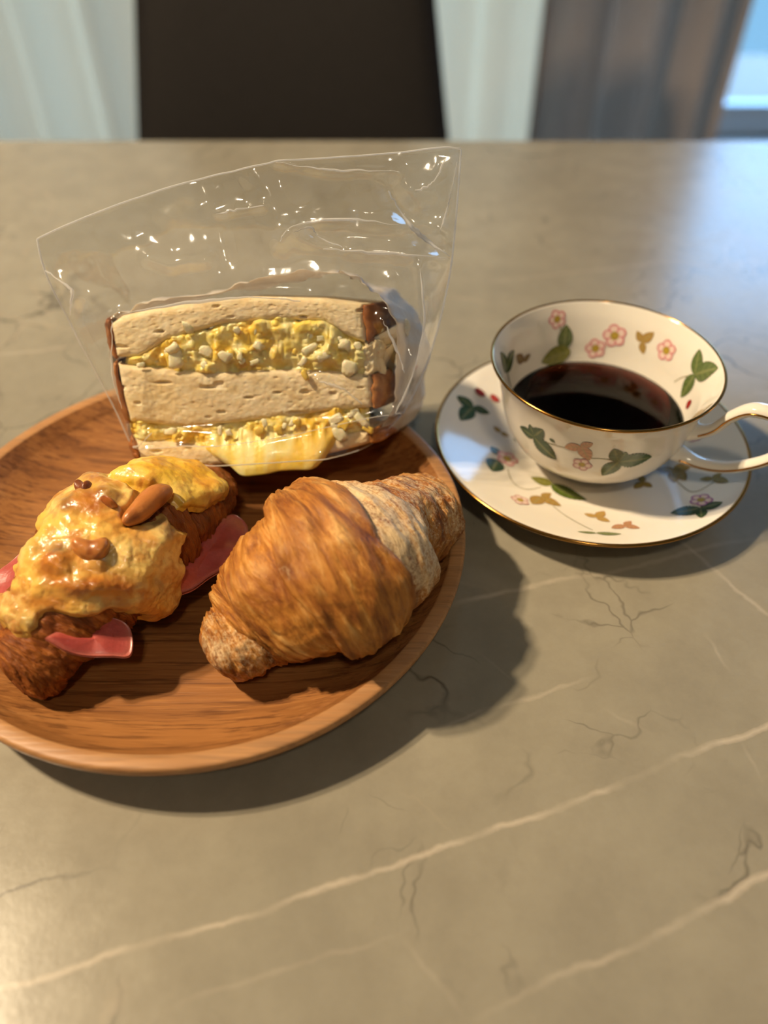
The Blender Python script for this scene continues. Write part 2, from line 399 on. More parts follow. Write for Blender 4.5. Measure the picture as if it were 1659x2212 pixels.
def make_china():
    m, nt, b = new_mat('bone_china'); v = noise(nt, objco(nt), 20, 2)
    nt.links.new(ramp(nt, v, [(0.3, srgb(234, 226, 212)), (0.7, srgb(240, 233, 220))]), b.inputs['Base Color'])
    b.inputs['Roughness'].default_value = 0.10; b.inputs['Specular IOR Level'].default_value = 0.55
    b.inputs['Subsurface Weight'].default_value = 0.12; b.inputs['Subsurface Radius'].default_value = (1, .8, .6); b.inputs['Subsurface Scale'].default_value = 0.002
    return m
M['china'] = make_china()
M['gold'] = simple('gilt_line', srgb(176, 128, 62), 0.18, 1.0)
def make_coffee():
    m, nt, b = new_mat('black_coffee')
    b.inputs['Base Color'].default_value = (0.35, 0.085, 0.02, 1); b.inputs['Roughness'].default_value = 0.02
    b.inputs['Transmission Weight'].default_value = 1.0; b.inputs['IOR'].default_value = 1.33
    b.inputs['Base Color'].default_value = (1, 1, 1, 1)
    va = N(nt, 'ShaderNodeVolumeAbsorption'); va.inputs['Color'].default_value = (0.62, 0.16, 0.03, 1); va.inputs['Density'].default_value = 420
    nt.links.new(va.outputs[0], nt.nodes['Material Output'].inputs['Volume'])
    return m
M['coffee'] = make_coffee()
def make_leather():
    m, nt, b = new_mat('black_leatherette'); n1 = noise(nt, objco(nt), 300, 4)
    nt.links.new(ramp(nt, n1, [(0.3, srgb(30, 27, 26)), (0.7, srgb(42, 38, 36))]), b.inputs['Base Color']); b.inputs['Roughness'].default_value = 0.6; b.inputs['Specular IOR Level'].default_value = 0.3
    bump(nt, b, n1, 0.2, 0.001); return m
M['leather'] = make_leather()
M['dark_metal'] = simple('dark_metal', srgb(40, 38, 37), 0.4, 0.6)
M['plaster'] = simple('wall_plaster', srgb(222, 214, 202), 0.9)
M['ceil'] = simple('ceiling_plaster', srgb(232, 228, 220), 0.9)
M['floor'] = simple('floor_boards', srgb(120, 88, 60), 0.45)
M['frame'] = simple('window_frame_paint', srgb(225, 228, 230), 0.4)
M['concrete'] = simple('balcony_concrete', srgb(150, 160, 170), 0.8)
def make_cloth(name, c, tl, trp, spread=0.2):
    m, nt, b = new_mat(name); out = nt.nodes['Material Output']
    n1 = noise(nt, objco(nt, (60, 60, 2)), 1.0, 3)
    cc = mix(nt, math_(nt, 'MULTIPLY', n1, spread), tuple(c), tuple(x*0.6 for x in c)); nt.links.new(cc, b.inputs['Base Color']); b.inputs['Roughness'].default_value = 0.9
    b.inputs['Specular IOR Level'].default_value = 0.1
    t = N(nt, 'ShaderNodeBsdfTranslucent'); nt.links.new(cc, t.inputs[0]); tr = N(nt, 'ShaderNodeBsdfTransparent')
    m1 = N(nt, 'ShaderNodeMixShader'); m1.inputs[0].default_value = tl; nt.links.new(b.outputs[0], m1.inputs[1]); nt.links.new(t.outputs[0], m1.inputs[2])
    m2 = N(nt, 'ShaderNodeMixShader'); m2.inputs[0].default_value = trp; nt.links.new(m1.outputs[0], m2.inputs[1]); nt.links.new(tr.outputs[0], m2.inputs[2])
    nt.links.new(m2.outputs[0], out.inputs[0]); return m
M['sheer'] = make_cloth('sheer_white_voile', srgb(255, 226, 194), 0.70, 0.06)
M['drape'] = make_cloth('taupe_drape', srgb(214, 196, 180), 0.36, 0.02)
def make_glass():
    m, nt, b = new_mat('window_glass'); nt.nodes.remove(b); out = nt.nodes['Material Output']
    tr = N(nt, 'ShaderNodeBsdfTransparent'); gl = N(nt, 'ShaderNodeBsdfGlossy'); gl.inputs['Roughness'].default_value = 0.0
    mx = N(nt, 'ShaderNodeMixShader'); nt.links.new(thin_fresnel(nt, 0.04), mx.inputs[0]); nt.links.new(tr.outputs[0], mx.inputs[1]); nt.links.new(gl.outputs[0], mx.inputs[2])
    nt.links.new(mx.outputs[0], out.inputs[0]); return m
M['glass'] = make_glass()
M['edge_and_glint'] = make_cloth('pale_film_edge_and_glint', srgb(244, 242, 238), 0.5, 0.45)  # pale film of the bag's edges, also used for its painted glints

# ------------------------------------------------------------------ the room
def struct(name, V, F, m, smooth=False):
    o = mesh(name, V, F, m, smooth=smooth); o['kind'] = 'structure'; return o
FZ = -T
RX0, RX1, RY0, RY1, RZ = -2.3, 2.3, -2.0, 2.45, 1.68
struct('floor', *box(RX0-0.1, RX1+0.1, RY0-0.1, RY1+1.2, FZ-0.1, FZ), M['floor'])
struct('ceiling', *box(RX0-0.1, RX1+0.1, RY0-0.1, RY1+0.1, RZ, RZ+0.1), M['ceil'])
struct('wall_left', *box(RX0-0.1, RX0, RY0-0.1, RY1+0.1, FZ, RZ), M['plaster'])
struct('wall_right', *box(RX1, RX1+0.1, RY0-0.1, RY1+0.1, FZ, RZ), M['plaster'])
struct('wall_front', *box(RX0, RX1, RY0-0.1, RY0, FZ, RZ), M['plaster'])
WX0, WX1, WZ0, WZ1 = -1.75, 2.05, FZ+0.10, 1.36
V = []; F = []
for b in ((RX0, WX0, FZ, RZ), (WX1, RX1, FZ, RZ), (WX0, WX1, FZ, WZ0), (WX0, WX1, WZ1, RZ)):
    v, f = box(b[0], b[1], RY1, RY1+0.12, b[2], b[3], len(V)); V += v; F += f
struct('wall_back', V, F, M['plaster'])
win = empty('window_1', (0.15, RY1+0.03, WZ0)); win['kind'] = 'structure'
sashes = [(WX0, -0.50), (-0.50, 0.75), (0.75, WX1)]
for (a, b) in sashes:
    V = []; F = []
    for q in ((a, b, WZ0, WZ0+0.085), (a, b, WZ1-0.06, WZ1), (a, a+0.045, WZ0+0.085, WZ1-0.06), (b-0.045, b, WZ0+0.085, WZ1-0.06)):
        v, f = box(q[0], q[1], RY1+0.03, RY1+0.07, q[2], q[3], len(V)); V += v; F += f
    mesh('sash_frame', V, F, M['frame'], win, smooth=False)
    mesh('pane', *box(a+0.04, b-0.04, RY1+0.047, RY1+0.053, WZ0+0.08, WZ1-0.055), M['glass'], win, smooth=False)
mesh('window_sill', *box(WX0, WX1, RY1-0.05, RY1+0.03, WZ0-0.03, WZ0), M['frame'], win, smooth=False)
pt = bpy.data.lights.new('window_portal', 'AREA'); pt.shape = 'RECTANGLE'; pt.size = WX1-WX0; pt.size_y = WZ1-WZ0
pto = bpy.data.objects.new('window_portal', pt); COL.objects.link(pto)
pto.location = ((WX0+WX1)/2, RY1+0.1, (WZ0+WZ1)/2+T); pto.rotation_euler = (math.radians(-90), 0, 0); pt.cycles.is_portal = True

def curtain(name, x0, x1, y, period, amp, m, label, cat, seed, n=None):
    n = n or int((x1-x0)/period*16); zs = np.linspace(FZ+0.015, 1.50, 14)
    V = []
    rnd = np.random.RandomState(seed); ph = rnd.rand()*6
    for z in zs:
        s = np.linspace(0, 1, n); x = x0+(x1-x0)*s
        w = 2*np.pi*(x/period)+ph+0.9*np.sin(x*9+seed)
        sway = 0.006*np.sin(z*3+x*5)
        yy = y+amp*np.sin(w)*(0.9+0.25*np.sin(x*13+seed))+sway
        xx = x+0.25*amp*np.cos(w)
        V += np.stack([xx, yy, np.full(n, z)], -1).tolist()
    base = ((x0+x1)/2, y, FZ)
    o = mesh(name, V, gridfaces(len(zs), n), m, base=base)
    so = o.modifiers.new('thickness', 'SOLIDIFY'); so.thickness = 0.0012
    return tag(o, label, cat)
curtain('sheer_curtain', -1.55, -0.42, 2.12, 0.135, 0.045, M['sheer'], 'white sheer curtain hanging left of the dark chair', 'curtain', 3)
curtain('sheer_curtain', -0.40, 0.40, 2.12, 0.150, 0.045, M['sheer'], 'white sheer curtain hanging behind and right of the dark chair', 'curtain', 8)
curtain('window_drape', 0.34, 0.80, 2.02, 0.125, 0.045, M['drape'], 'taupe drape gathered in deep folds beside the open bright window', 'curtain', 5)
# a rail carries them
rail = mesh('curtain_rail', *sweep([(-1.7, 2.08, 1.52), (0, 2.08, 1.52), (1.9, 2.08, 1.52)], 0.012), M['dark_metal'], base=(0.1, 2.08, 1.52))
tag(rail, 'thin dark curtain rail above the window', 'rail')

# ------------------------------------------------------------------ table
TBX, TBY0, TBY1 = 0.95, -0.20, 0.727
tbl = empty('dining_table', (0, 0.26, FZ), 'taupe stone-look dining table with pale veins', 'table')
def slab():
    v, f = box(-TBX, TBX, TBY0, TBY1, -0.022, 0.0); return v, f
top = mesh('table_top', *slab(), M['table'], tbl, smooth=False)
# the top keeps its own origin on the surface so the vein pattern sits in table coordinates
me = top.data
off = base_of(tbl)
for v in me.vertices: v.co += Vector((off[0], off[1], off[2]))
top.location = (-off[0], -off[1], -off[2])
bevel(top, 0.003)
mesh('apron', *box(-TBX+0.08, TBX-0.08, TBY0+0.08, TBY1-0.10, -0.07, -0.0225), M['dark_metal'], tbl, smooth=False)
for sx in (-1, 1):
    for y in (TBY0+0.10, TBY1-0.12):
        x = sx*(TBX-0.10)
        mesh('leg', *box(x-0.025, x+0.025, y-0.025, y+0.025, FZ, -0.0705), M['dark_metal'], tbl, smooth=False)

# ------------------------------------------------------------------ chair across the table
ch = empty('dining_chair', (-0.135, 1.02, FZ), 'black upholstered dining chair with a tall plain back behind the table', 'chair')
def backrest():
    n, m_ = 14, 14; V = []
    for side in (0, 1):
        for i in range(n):
            t = i/(n-1); z = -0.27+0.60*t
            w = 0.2361-0.0901*t - (0.012 if i in (0, n-1) else 0)
            yc = 1.19+0.10*t
            for j in range(m_):
                s = j/(m_-1)*2-1
                puff = 0.014*(1-abs(s)**6)*(1-abs(2*t-1)**8)
                y = yc + (-0.020-puff if side == 0 else 0.020+puff) + 0.012*(1-s*s)
                V.append((-0.1285+w*s, y, z))
    F = gridfaces(n, m_)+[f[::-1] for f in gridfaces(n, m_, off=n*m_)]
    ring = [j for j in range(m_)]+[i*m_+m_-1 for i in range(1, n)]+[(n-1)*m_+j for j in range(m_-2, -1, -1)]+[i*m_ for i in range(n-2, 0, -1)]
    for a, b in zip(ring, ring[1:]+ring[:1]): F.append((b, a, a+n*m_, b+n*m_))
    return V, F
mesh('backrest', *backrest(), M['leather'], ch)
bevel(mesh('seat', *box(-0.135-0.22, -0.135+0.22, 0.76, 1.175, -0.335, -0.265), M['leather'], ch, smooth=False), 0.02, 4)
for sx in (-1, 1):
    mesh('leg', *sweep([(-0.135+sx*0.19, 0.80, -0.336), (-0.135+sx*0.195, 0.79, FZ)], [0.016, 0.011]), M['dark_metal'], ch)
    mesh('leg', *sweep([(-0.135+sx*0.19, 1.15, -0.336), (-0.135+sx*0.195, 1.20, FZ)], [0.016, 0.011]), M['dark_metal'], ch)

# ------------------------------------------------------------------ wooden plate
PC = np.array([-0.0769, 0.2360, 0.0]); PR = 0.1105
IN = [(0.0, 0.0075), (0.040, 0.0075), (0.070, 0.0080), (0.083, 0.0095), (0.0915, 0.0125), (0.0985, 0.0166), (0.1024, 0.0203), (0.1045, 0.0226)]
pin = catmull(IN, 50)
def plate_z(x, y):
    return np.interp(np.hypot(x-PC[0], y-PC[1]), pin[:, 0], pin[:, 1])
prof = [(max(r, 1e-4), z) for r, z in pin]+[(0.1048, 0.0230), (0.1053, 0.0232), (0.1068, 0.0232), (0.1090, 0.0231), (0.1098, 0.0229), (0.1103, 0.0224), (0.1105, 0.0210), (0.1100, 0.0188)]+[tuple(p) for p in catmull([(0.1080, 0.0155), (0.100, 0.0085), (0.088, 0.0030), (0.078, 0.0004)], 12)]+[(0.074, 0.0), (0.0001, 0.0)]
V, F = lathe(prof, PC, 160)
V = np.array(V); a = np.arctan2(V[:, 1]-PC[1], V[:, 0]-PC[0]); 
V[:, 2] += np.where(V[:, 2] > 0.018, 0.0005*np.sin(3*a+1)+0.0003*np.sin(7*a), 0)
plate = mesh('wooden_plate', V, F, M['wood'], base=PC)
tag(plate, 'round brown wooden plate carrying the pastries and the sandwich', 'plate')

# ------------------------------------------------------------------ rolled pastry builder
def frames(axis, n):
    A = catmull(axis, n); Tn = np.gradient(A, axis=0); Tn /= np.linalg.norm(Tn, axis=1)[:, None]
    S = np.cross(Tn, [0, 0, 1.0]); S /= np.linalg.norm(S, axis=1)[:, None]; Uu = np.cross(S, Tn)
    return A, Tn, S, Uu
def settle(P, zmin_extra=0.0006):
    """flatten the underside on the plate"""
    zf = plate_z(P[..., 0], P[..., 1])+zmin_extra
    d = P[..., 2]-zf; k = 0.004
    P[..., 2] = zf+np.where(d > k, d, np.where(d > -3*k, (d+3*k)**2/(16*k), 0))
    return P
class Roll:
    def __init__(s, axis, prof, vs=0.88):
        s.axis = np.array(axis); s.prof = np.array(prof); s.vs = vs
        s.A, s.Tn, s.S, s.U = frames(axis, 400)
        s.len = np.linalg.norm(np.diff(s.A, axis=0), axis=1).sum()
    def pts(s, t, ph, r):
        """t, ph, r arrays of one shape"""
        i = np.clip(t, 0, 1)*399; i0 = np.clip(np.floor(i).astype(int), 0, 398); f = (i-i0)[..., None]
        L = lambda Q: Q[i0]*(1-f)+Q[i0+1]*f
        return L(s.A)+r[..., None]*(np.cos(ph)[..., None]*L(s.U)*s.vs+np.sin(ph)[..., None]*L(s.S))
    def R(s, t): return np.interp(t, s.prof[:, 0], s.prof[:, 1])
def wrap_piece(roll, name, t0, t1, rp, mat_, parent, seed, flour=None, lip0=0.03, lip1=0.03, amp=1.0, nt=None, nph=150, skew=0.0, capped=True, label=None):
    """one turn of dough: a closed barrel from t0 to t1 whose radius follows rp, with rounded lips"""
    rp = np.array(rp); nt = nt or max(24, int((t1-t0)*230))
    tt = np.linspace(0, 1, nt); ph = np.linspace(-np.pi, np.pi, nph, endpoint=False)
    TT, PH = np.meshgrid(tt, ph, indexing='ij')
    t = t0+(t1-t0)*TT + skew*np.sin(PH)+ (0.010*np.sin(PH*2+seed)+0.006*np.sin(PH*5+seed*2))*np.minimum(1, np.minimum(TT, 1-TT)*4+0.6)
    r = np.interp(t0+(t1-t0)*TT, rp[:, 0], rp[:, 1])
    d0 = (TT)*(t1-t0)/max(lip0, 1e-4); d1 = (1-TT)*(t1-t0)/max(lip1, 1e-4)
    lip = np.sqrt(np.clip(1-(1-np.clip(d0, 0, 1))**2, 0, 1))*np.sqrt(np.clip(1-(1-np.clip(d1, 0, 1))**2, 0, 1))
    k = np.stack([np.cos(PH)*1.6, np.sin(PH)*1.6, t*26], -1)
    rough = fbm(k*np.array([1.1, 1.1, 2.0]), 4, seed)*0.0008 + fbm(k*np.array([3.2, 3.2, 3.2]), 3, seed+9)*0.0005
    groove = -np.abs(vnoise(k*np.array([0.9, 0.9, 2.0]), seed+4))**0.5*0.0008
    groove = groove-(1-np.abs(vnoise(np.stack([np.cos(PH)*1.3+t*3, np.sin(PH)*1.3, t*75], -1), seed+40)))**4*0.0007
    lump = fbm(np.stack([np.cos(PH)*1.1, np.sin(PH)*1.1, t*6], -1), 2, seed+20)*0.0016
    r = r*lip+(rough+groove+lump)*amp*np.clip(lip*1.2, 0, 1)
    P = settle(roll.pts(t, PH, np.maximum(r, 0.0002)))
    V = P.reshape(-1, 3); F = gridfaces(nt, nph, True)
    uv = np.stack([(t*roll.len*10), (PH/np.pi)*2.0], -1).reshape(-1, 2)
    ex = None
    if flour is not None: ex = {'flour': flour(t, PH, P).ravel()}
    if capped: F += [tuple(range(nph))[::-1], tuple((nt-1)*nph+j for j in range(nph))]
    o = mesh(name, V, F, mat_, parent, uv=uv, extra=ex)
    if label: o['label'] = label
    return o, P, t, PH

# ------------------------------------------------------------------ plain croissant with flour
cax = [at(445, 1418, 0.021), at(505, 1385, 0.023), at(570, 1330, 0.028), at(645, 1268, 0.039), at(725, 1218, 0.0435), at(805, 1172, 0.0415), at(872, 1132, 0.035), at(928, 1108, 0.026), at(958, 1104, 0.025)]
cro = Roll(cax, [(0, 0.016), (1, 0.016)])
croissant = empty('croissant', (0.0, 0.205, 0.008), 'floured golden croissant with flaky ridges in front of the coffee cup', 'croissant')
def fl(a, b):
    def f(t, PH, P):
        upf = sstep(-0.6, 0.9, np.cos(PH-0.3))
        return a+b*upf
    return f
def fl_edge(a, b, te, w):
    def f(t, PH, P):
        return a+b*np.exp(-((t-te)/w)**2)*sstep(-0.9, 0.6, np.cos(PH))
    return f
wrap_piece(cro, 'pastry_wrap', 0.0, 0.215, [(0, 0.012), (0.06, 0.0150), (0.12, 0.0162), (0.215, 0.0175)], M['crust_flour'], croissant, 3, fl(0.24, 0.38), lip0=0.09, lip1=0.03, skew=0.008)
wrap_piece(cro, 'pastry_wrap', 0.135, 0.50, [(0.135, 0.0165), (0.20, 0.0205), (0.25, 0.0238), (0.375, 0.0302), (0.50, 0.0308)], M['crust_flour'], croissant, 11, fl_edge(0.14, 0.26, 0.15, 0.06), lip0=0.045, lip1=0.02, skew=0.010)
wrap_piece(cro, 'pastry_wrap', 0.40, 0.575, [(0.40, 0.0342), (0.46, 0.0358), (0.52, 0.0352), (0.575, 0.0328)], M['crust_flour'], croissant, 23, lambda t, PH, P: fl_edge(0.14, 0.42, 0.57, 0.030)(t, PH, P)+0.30*np.exp(-((t-0.405)/0.02)**2), lip0=0.012, lip1=0.022, skew=-0.012)
wrap_piece(cro, 'pastry_wrap', 0.50, 0.660, [(0.50, 0.0315), (0.60, 0.0298), (0.660, 0.0275)], M['crust_flour'], croissant, 31, fl(0.32, 0.50), lip0=0.02, lip1=0.030)
wrap_piece(cro, 'pastry_wrap', 0.58, 1.0, [(0.58, 0.0225), (0.82, 0.0208), (1.0, 0.0150)], M['crust_flour'], croissant, 47, fl(0.22, 0.40), lip0=0.02, lip1=0.14)
# ------------------------------------------------------------------ ham and cheese croissant
Z5 = lambda L: [(x*0.33755, 980+y*0.33755) for x, y in L]
hax = [at(20, 1468, 0.020), at(66, 1430, 0.021), at(124, 1344, 0.027), at(188, 1252, 0.033), at(262, 1180, 0.035), at(342, 1122, 0.033), at(425, 1075, 0.028), at(490, 1048, 0.022)]
hro = Roll(hax, [(0, 0.016), (1, 0.016)], vs=0.86)
hamc = empty('ham_cheese_croissant', (-0.145, 0.215, 0.008), 'baked ham croissant under browned melted cheese at the left of the plate', 'pastry')
HR = [(0, 0.010), (0.06, 0.0135), (0.13, 0.0150), (0.22, 0.0180), (0.34, 0.0245), (0.50, 0.0285), (0.66, 0.0270), (0.80, 0.0205), (0.92, 0.0150), (1, 0.010)]
wrap_piece(hro, 'pastry_wrap', 0.0, 0.28, [(0, 0.012), (0.06, 0.0160), (0.14, 0.0170), (0.28, 0.0175)], M['crust_dark'], hamc, 5, lip0=0.10, lip1=0.03, amp=0.9)
wrap_piece(hro, 'pastry_wrap', 0.19, 0.46, [(0.19, 0.0175), (0.30, 0.0218), (0.46, 0.0265)], M['crust_dark'], hamc, 15, lip0=0.05, lip1=0.02, amp=1.1)
wrap_piece(hro, 'pastry_wrap', 0.36, 0.72, [(0.36, 0.0256), (0.50, 0.0285), (0.72, 0.0258)], M['crust_dark'], hamc, 25, lip0=0.03, lip1=0.03, amp=1.1)
wrap_piece(hro, 'pastry_wrap', 0.64, 0.88, [(0.64, 0.0235), (0.76, 0.0215), (0.88, 0.0175)], M['crust_dark'], hamc, 35, lip0=0.02, lip1=0.05, amp=1.0)
wrap_piece(hro, 'pastry_wrap', 0.80, 1.0, [(0.80, 0.0170), (0.9, 0.0155), (1.0, 0.011)], M['crust_dark'], hamc, 45, lip0=0.02, lip1=0.12, amp=0.8)

def lin(c): return np.array(srgb(*c))
def blob_colors(px, py, base, spots):
    """colour a surface with soft-edged patches: (x, y, rx, ry, colour, strength) in picture points"""
    col = np.broadcast_to(lin(base), px.shape+(3,)).copy()
    for (x, y, rx, ry, c, s) in spots:
        w = s*np.exp(-(((px-x)/rx)**2+((py-y)/ry)**2)**1.3)
        col += (lin(c)-col)*w[..., None]
    return col
def melt(name, poly, seed, t0, t1, thick, base, spots, bumps, zlim, amp=0.0015, wob=10):
    nt, nph = 330, 330
    t = np.linspace(t0, t1, nt); ph = np.linspace(-2.0, 2.0, nph)
    TT, PH = np.meshgrid(t, ph, indexing='ij')
    r = np.interp(TT, [p[0] for p in HR], [p[1] for p in HR])+0.0006
    P = settle(hro.pts(TT, PH, r)); q = proj(P)
    P1 = hro.pts(TT, PH, r+0.001); nrm = P1-hro.pts(TT, PH, r); nrm /= np.linalg.norm(nrm, axis=-1)[..., None]
    wx = fbm(P*170, 2, seed)*wob; wy = fbm(P*170, 2, seed+5)*wob
    sd = polysd(q[..., 0]+wx, q[..., 1]+wy, poly)*0.00019
    view = CAM-P; facing = (nrm*view).sum(-1)/np.linalg.norm(view, axis=-1)
    back = facing < 0.05
    sd = np.where(back, np.minimum(sd, (P[..., 2]-zlim)*0.6), sd)
    th = np.where(sd > 0, thick*np.sqrt(1-np.exp(-sd/0.0022)), np.maximum(sd*1.2, -0.0022))
    lum = fbm(P*90, 2, seed+2)*amp*1.2+np.abs(vnoise(P*230, seed+7))*amp*0.5+fbm(P*480, 2, seed+9)*amp*0.22
    for (x, y, rx, ry, h) in bumps:
        lum = lum+h*np.exp(-(((q[..., 0]-x)/rx)**2+((q[..., 1]-y)/ry)**2)**1.5)
    th = th+np.where(sd > 0, lum*np.clip(sd/0.003, 0, 1), 0)
    V = P+nrm*th[..., None]
    col = blob_colors(q[..., 0]+wx*1.2, q[..., 1]+wy*1.2, base, spots)
    m1 = fbm(P*120, 3, seed+33); col = col+(lin(PALE)-col)*np.clip(m1*0.9, 0, 0.6)[..., None]
    m2 = fbm(P*150+9, 3, seed+36); col = col+(lin((206, 136, 52))-col)*np.clip(m2*1.1-0.15, 0, 0.65)[..., None]
    k = fbm(P*330, 4, seed+30)
    col = col+(lin((178, 96, 30))-col)*np.clip((k-0.35)*0.8, 0, 0.4)[..., None]
    keep = sd > -0.0018
    F = [f for f in gridfaces(nt, nph) if keep.flat[f[0]] and keep.flat[f[1]] and keep.flat[f[2]] and keep.flat[f[3]]]
    used = np.unique(np.array(F)); mp = np.full(nt*nph, -1); mp[used] = np.arange(len(used))
    o = mesh(name, V.reshape(-1, 3)[used], mp[np.array(F)], M['cheese'], hamc, col=col.reshape(-1, 3)[used])
    return o
def z5(x, y, *r): return (x*0.33755, 980+y*0.33755)+tuple(v*0.33755 if i < 2 else v for i, v in enumerate(r))
BRN, DBR, GRY, PALE, YEL = (166, 82, 22), (110, 54, 20), (142, 108, 70), (242, 212, 132), (238, 190, 76)
sp = [z5(380, 740, 100, 110, BRN, 0.95), z5(560, 860, 230, 70, BRN, 0.85), z5(760, 840, 130, 80, BRN, 0.8), z5(120, 930, 130, 70, BRN, 0.75), z5(330, 960, 160, 60, BRN, 0.7),
      z5(600, 350, 150, 90, BRN, 0.85), z5(700, 290, 70, 50, DBR, 0.7), z5(500, 150, 90, 40, DBR, 0.9), z5(450, 360, 60, 60, DBR, 0.7), z5(620, 180, 120, 40, (170, 110, 60), 0.8),
      z5(420, 640, 150, 60, GRY, 0.95), z5(640, 690, 120, 70, GRY, 0.9), z5(1000, 480, 110, 90, GRY, 0.95), z5(1000, 840, 70, 60, GRY, 0.85), z5(700, 970, 130, 60, GRY, 0.8), z5(140, 1080, 110, 50, GRY, 0.7),
      z5(860, 620, 150, 130, PALE, 0.8), z5(1080, 750, 100, 170, PALE, 0.75), z5(1120, 980, 80, 90, PALE, 0.6), z5(560, 720, 90, 60, PALE, 0.6), z5(980, 1000, 130, 60, (214, 140, 54), 0.85), z5(300, 480, 110, 120, YEL, 0.7), z5(460, 230, 70, 60, PALE, 0.7)]
bm = [z5(380, 720, 75, 70, 0.0035), z5(560, 850, 220, 60, 0.0025), z5(700, 290, 70, 50, 0.003), z5(620, 700, 60, 50, 0.002), z5(560, 330, 90, 60, 0.002), z5(640, 200, 140, 60, 0.002), z5(1000, 560, 70, 60, 0.0018), z5(1130, 1000, 90, 80, 0.002), z5(480, 150, 70, 40, 0.002)]
main_poly = Z5([(200, 570), (320, 340), (390, 220), (470, 110), (650, 110), (800, 170), (870, 220), (850, 300), (790, 350), (800, 450), (950, 470), (1060, 420), (1110, 480), (1200, 520), (1160, 600), (1160, 850), (1205, 980), (1150, 1070), (1050, 1085), (930, 1050), (830, 1010), (700, 1000), (560, 1040), (450, 1050), (350, 990), (230, 1020), (190, 1140), (90, 1150), (30, 1080), (10, 1000), (-20, 930), (90, 880), (110, 720)])
cheese = melt('melted_cheese', main_poly, 61, 0.10, 0.80, 0.0026, (238, 190, 92), sp, bm, 0.034, 0.0011)
cheese['label'] = 'browned glossy melted cheese'
pat_poly = Z5([(690, 190), (760, 130), (880, 80), (1010, 55), (1250, 70), (1330, 110), (1445, 200), (1435, 275), (1370, 325), (1260, 350), (1150, 335), (1050, 240), (900, 200)])
pat = melt('cheese_patch', pat_poly, 77, 0.55, 0.99, 0.0052, (242, 196, 66), [z5(1230, 110, 90, 60, (232, 160, 50), 0.6), z5(1350, 300, 120, 60, (244, 224, 140), 0.7), z5(1100, 260, 120, 60, (244, 220, 130), 0.6)], [z5(1350, 250, 90, 60, 0.0025)], 0.022, 0.0008, 5)
pat['label'] = 'smooth yellow cheese patch'

def pick(objs, px, py):
    """the nearest point of a built surface seen at a picture point"""
    best = None
    for o, tol in [(o, tol) for tol in (14, 40, 90) for o in objs]:
        if best is not None and tol > 14: break
        P = np.array([v.co[:] for v in o.data.vertices])+base_of(o); q = proj(P); m_ = np.hypot(q[:, 0]-px, q[:, 1]-py) < tol
        if m_.any():
            Q = P[m_]; k = np.argmin(np.linalg.norm(Q-CAM, axis=1))
            if best is None or np.linalg.norm(Q[k]-CAM) < np.linalg.norm(best-CAM): best = Q[k]
    return best
def sausage(name, p0, p1, r0, seed, parent, color, dark, lift=0.3):
    a = pick([cheese, pat], *p0); b = pick([cheese, pat], *p1); a = a+np.array([0, 0, r0*lift]); b = b+np.array([0, 0, r0*lift]); n, m_ = 30, 24; V = []; C = []
    d = b-a; L = np.linalg.norm(d); d /= L; s = np.cross(d, [0, 0, 1.0]); s /= np.linalg.norm(s); u = np.cross(s, d)
    for i in range(n):
        t = i/(n-1); rr = r0*math.sqrt(max(1-abs(2*t-1)**3.0, 0.004))*(0.95+0.12*math.sin(t*6+seed))
        c = a+d*L*t+u*(0.0010*math.sin(t*4+seed))+s*(0.0012*math.sin(t*4+seed*2))
        for k in range(m_):
            q = 2*math.pi*k/m_; X = np.array([t*3.2, math.cos(q)*0.8+seed, math.sin(q)*0.8])
            V.append(c+(math.cos(q)*s+math.sin(q)*u)*rr*(1+0.16*float(vnoise(X, seed))))
            C.append(lin(color)+(lin(dark)-lin(color))*np.clip(float(vnoise(X*1.8, seed+3))*1.2, 0, 1))
    F = gridfaces(n, m_, True)+[tuple(range(m_))[::-1], tuple((n-1)*m_+k for k in range(m_))]
    return mesh(name, V, F, M['cheese'], parent, col=np.array(C))
def zp(x, y): return (x*0.33755, 980+y*0.33755)
sausage('browned_topping', zp(815, 430), zp(1075, 275), 0.0042, 4, hamc, (196, 124, 62), (140, 76, 32), 0.5)
sausage('browned_topping', zp(450, 560), zp(670, 585), 0.0040, 9, hamc, (194, 124, 60), (150, 84, 36), 0.1)
sausage('browned_topping', zp(480, 185), zp(570, 165), 0.0034, 15, hamc, (130, 70, 32), (90, 44, 20), 0.0)
sausage('browned_topping', zp(700, 300), zp(760, 290), 0.0030, 18, hamc, (176, 100, 46), (130, 70, 30), 0.1)

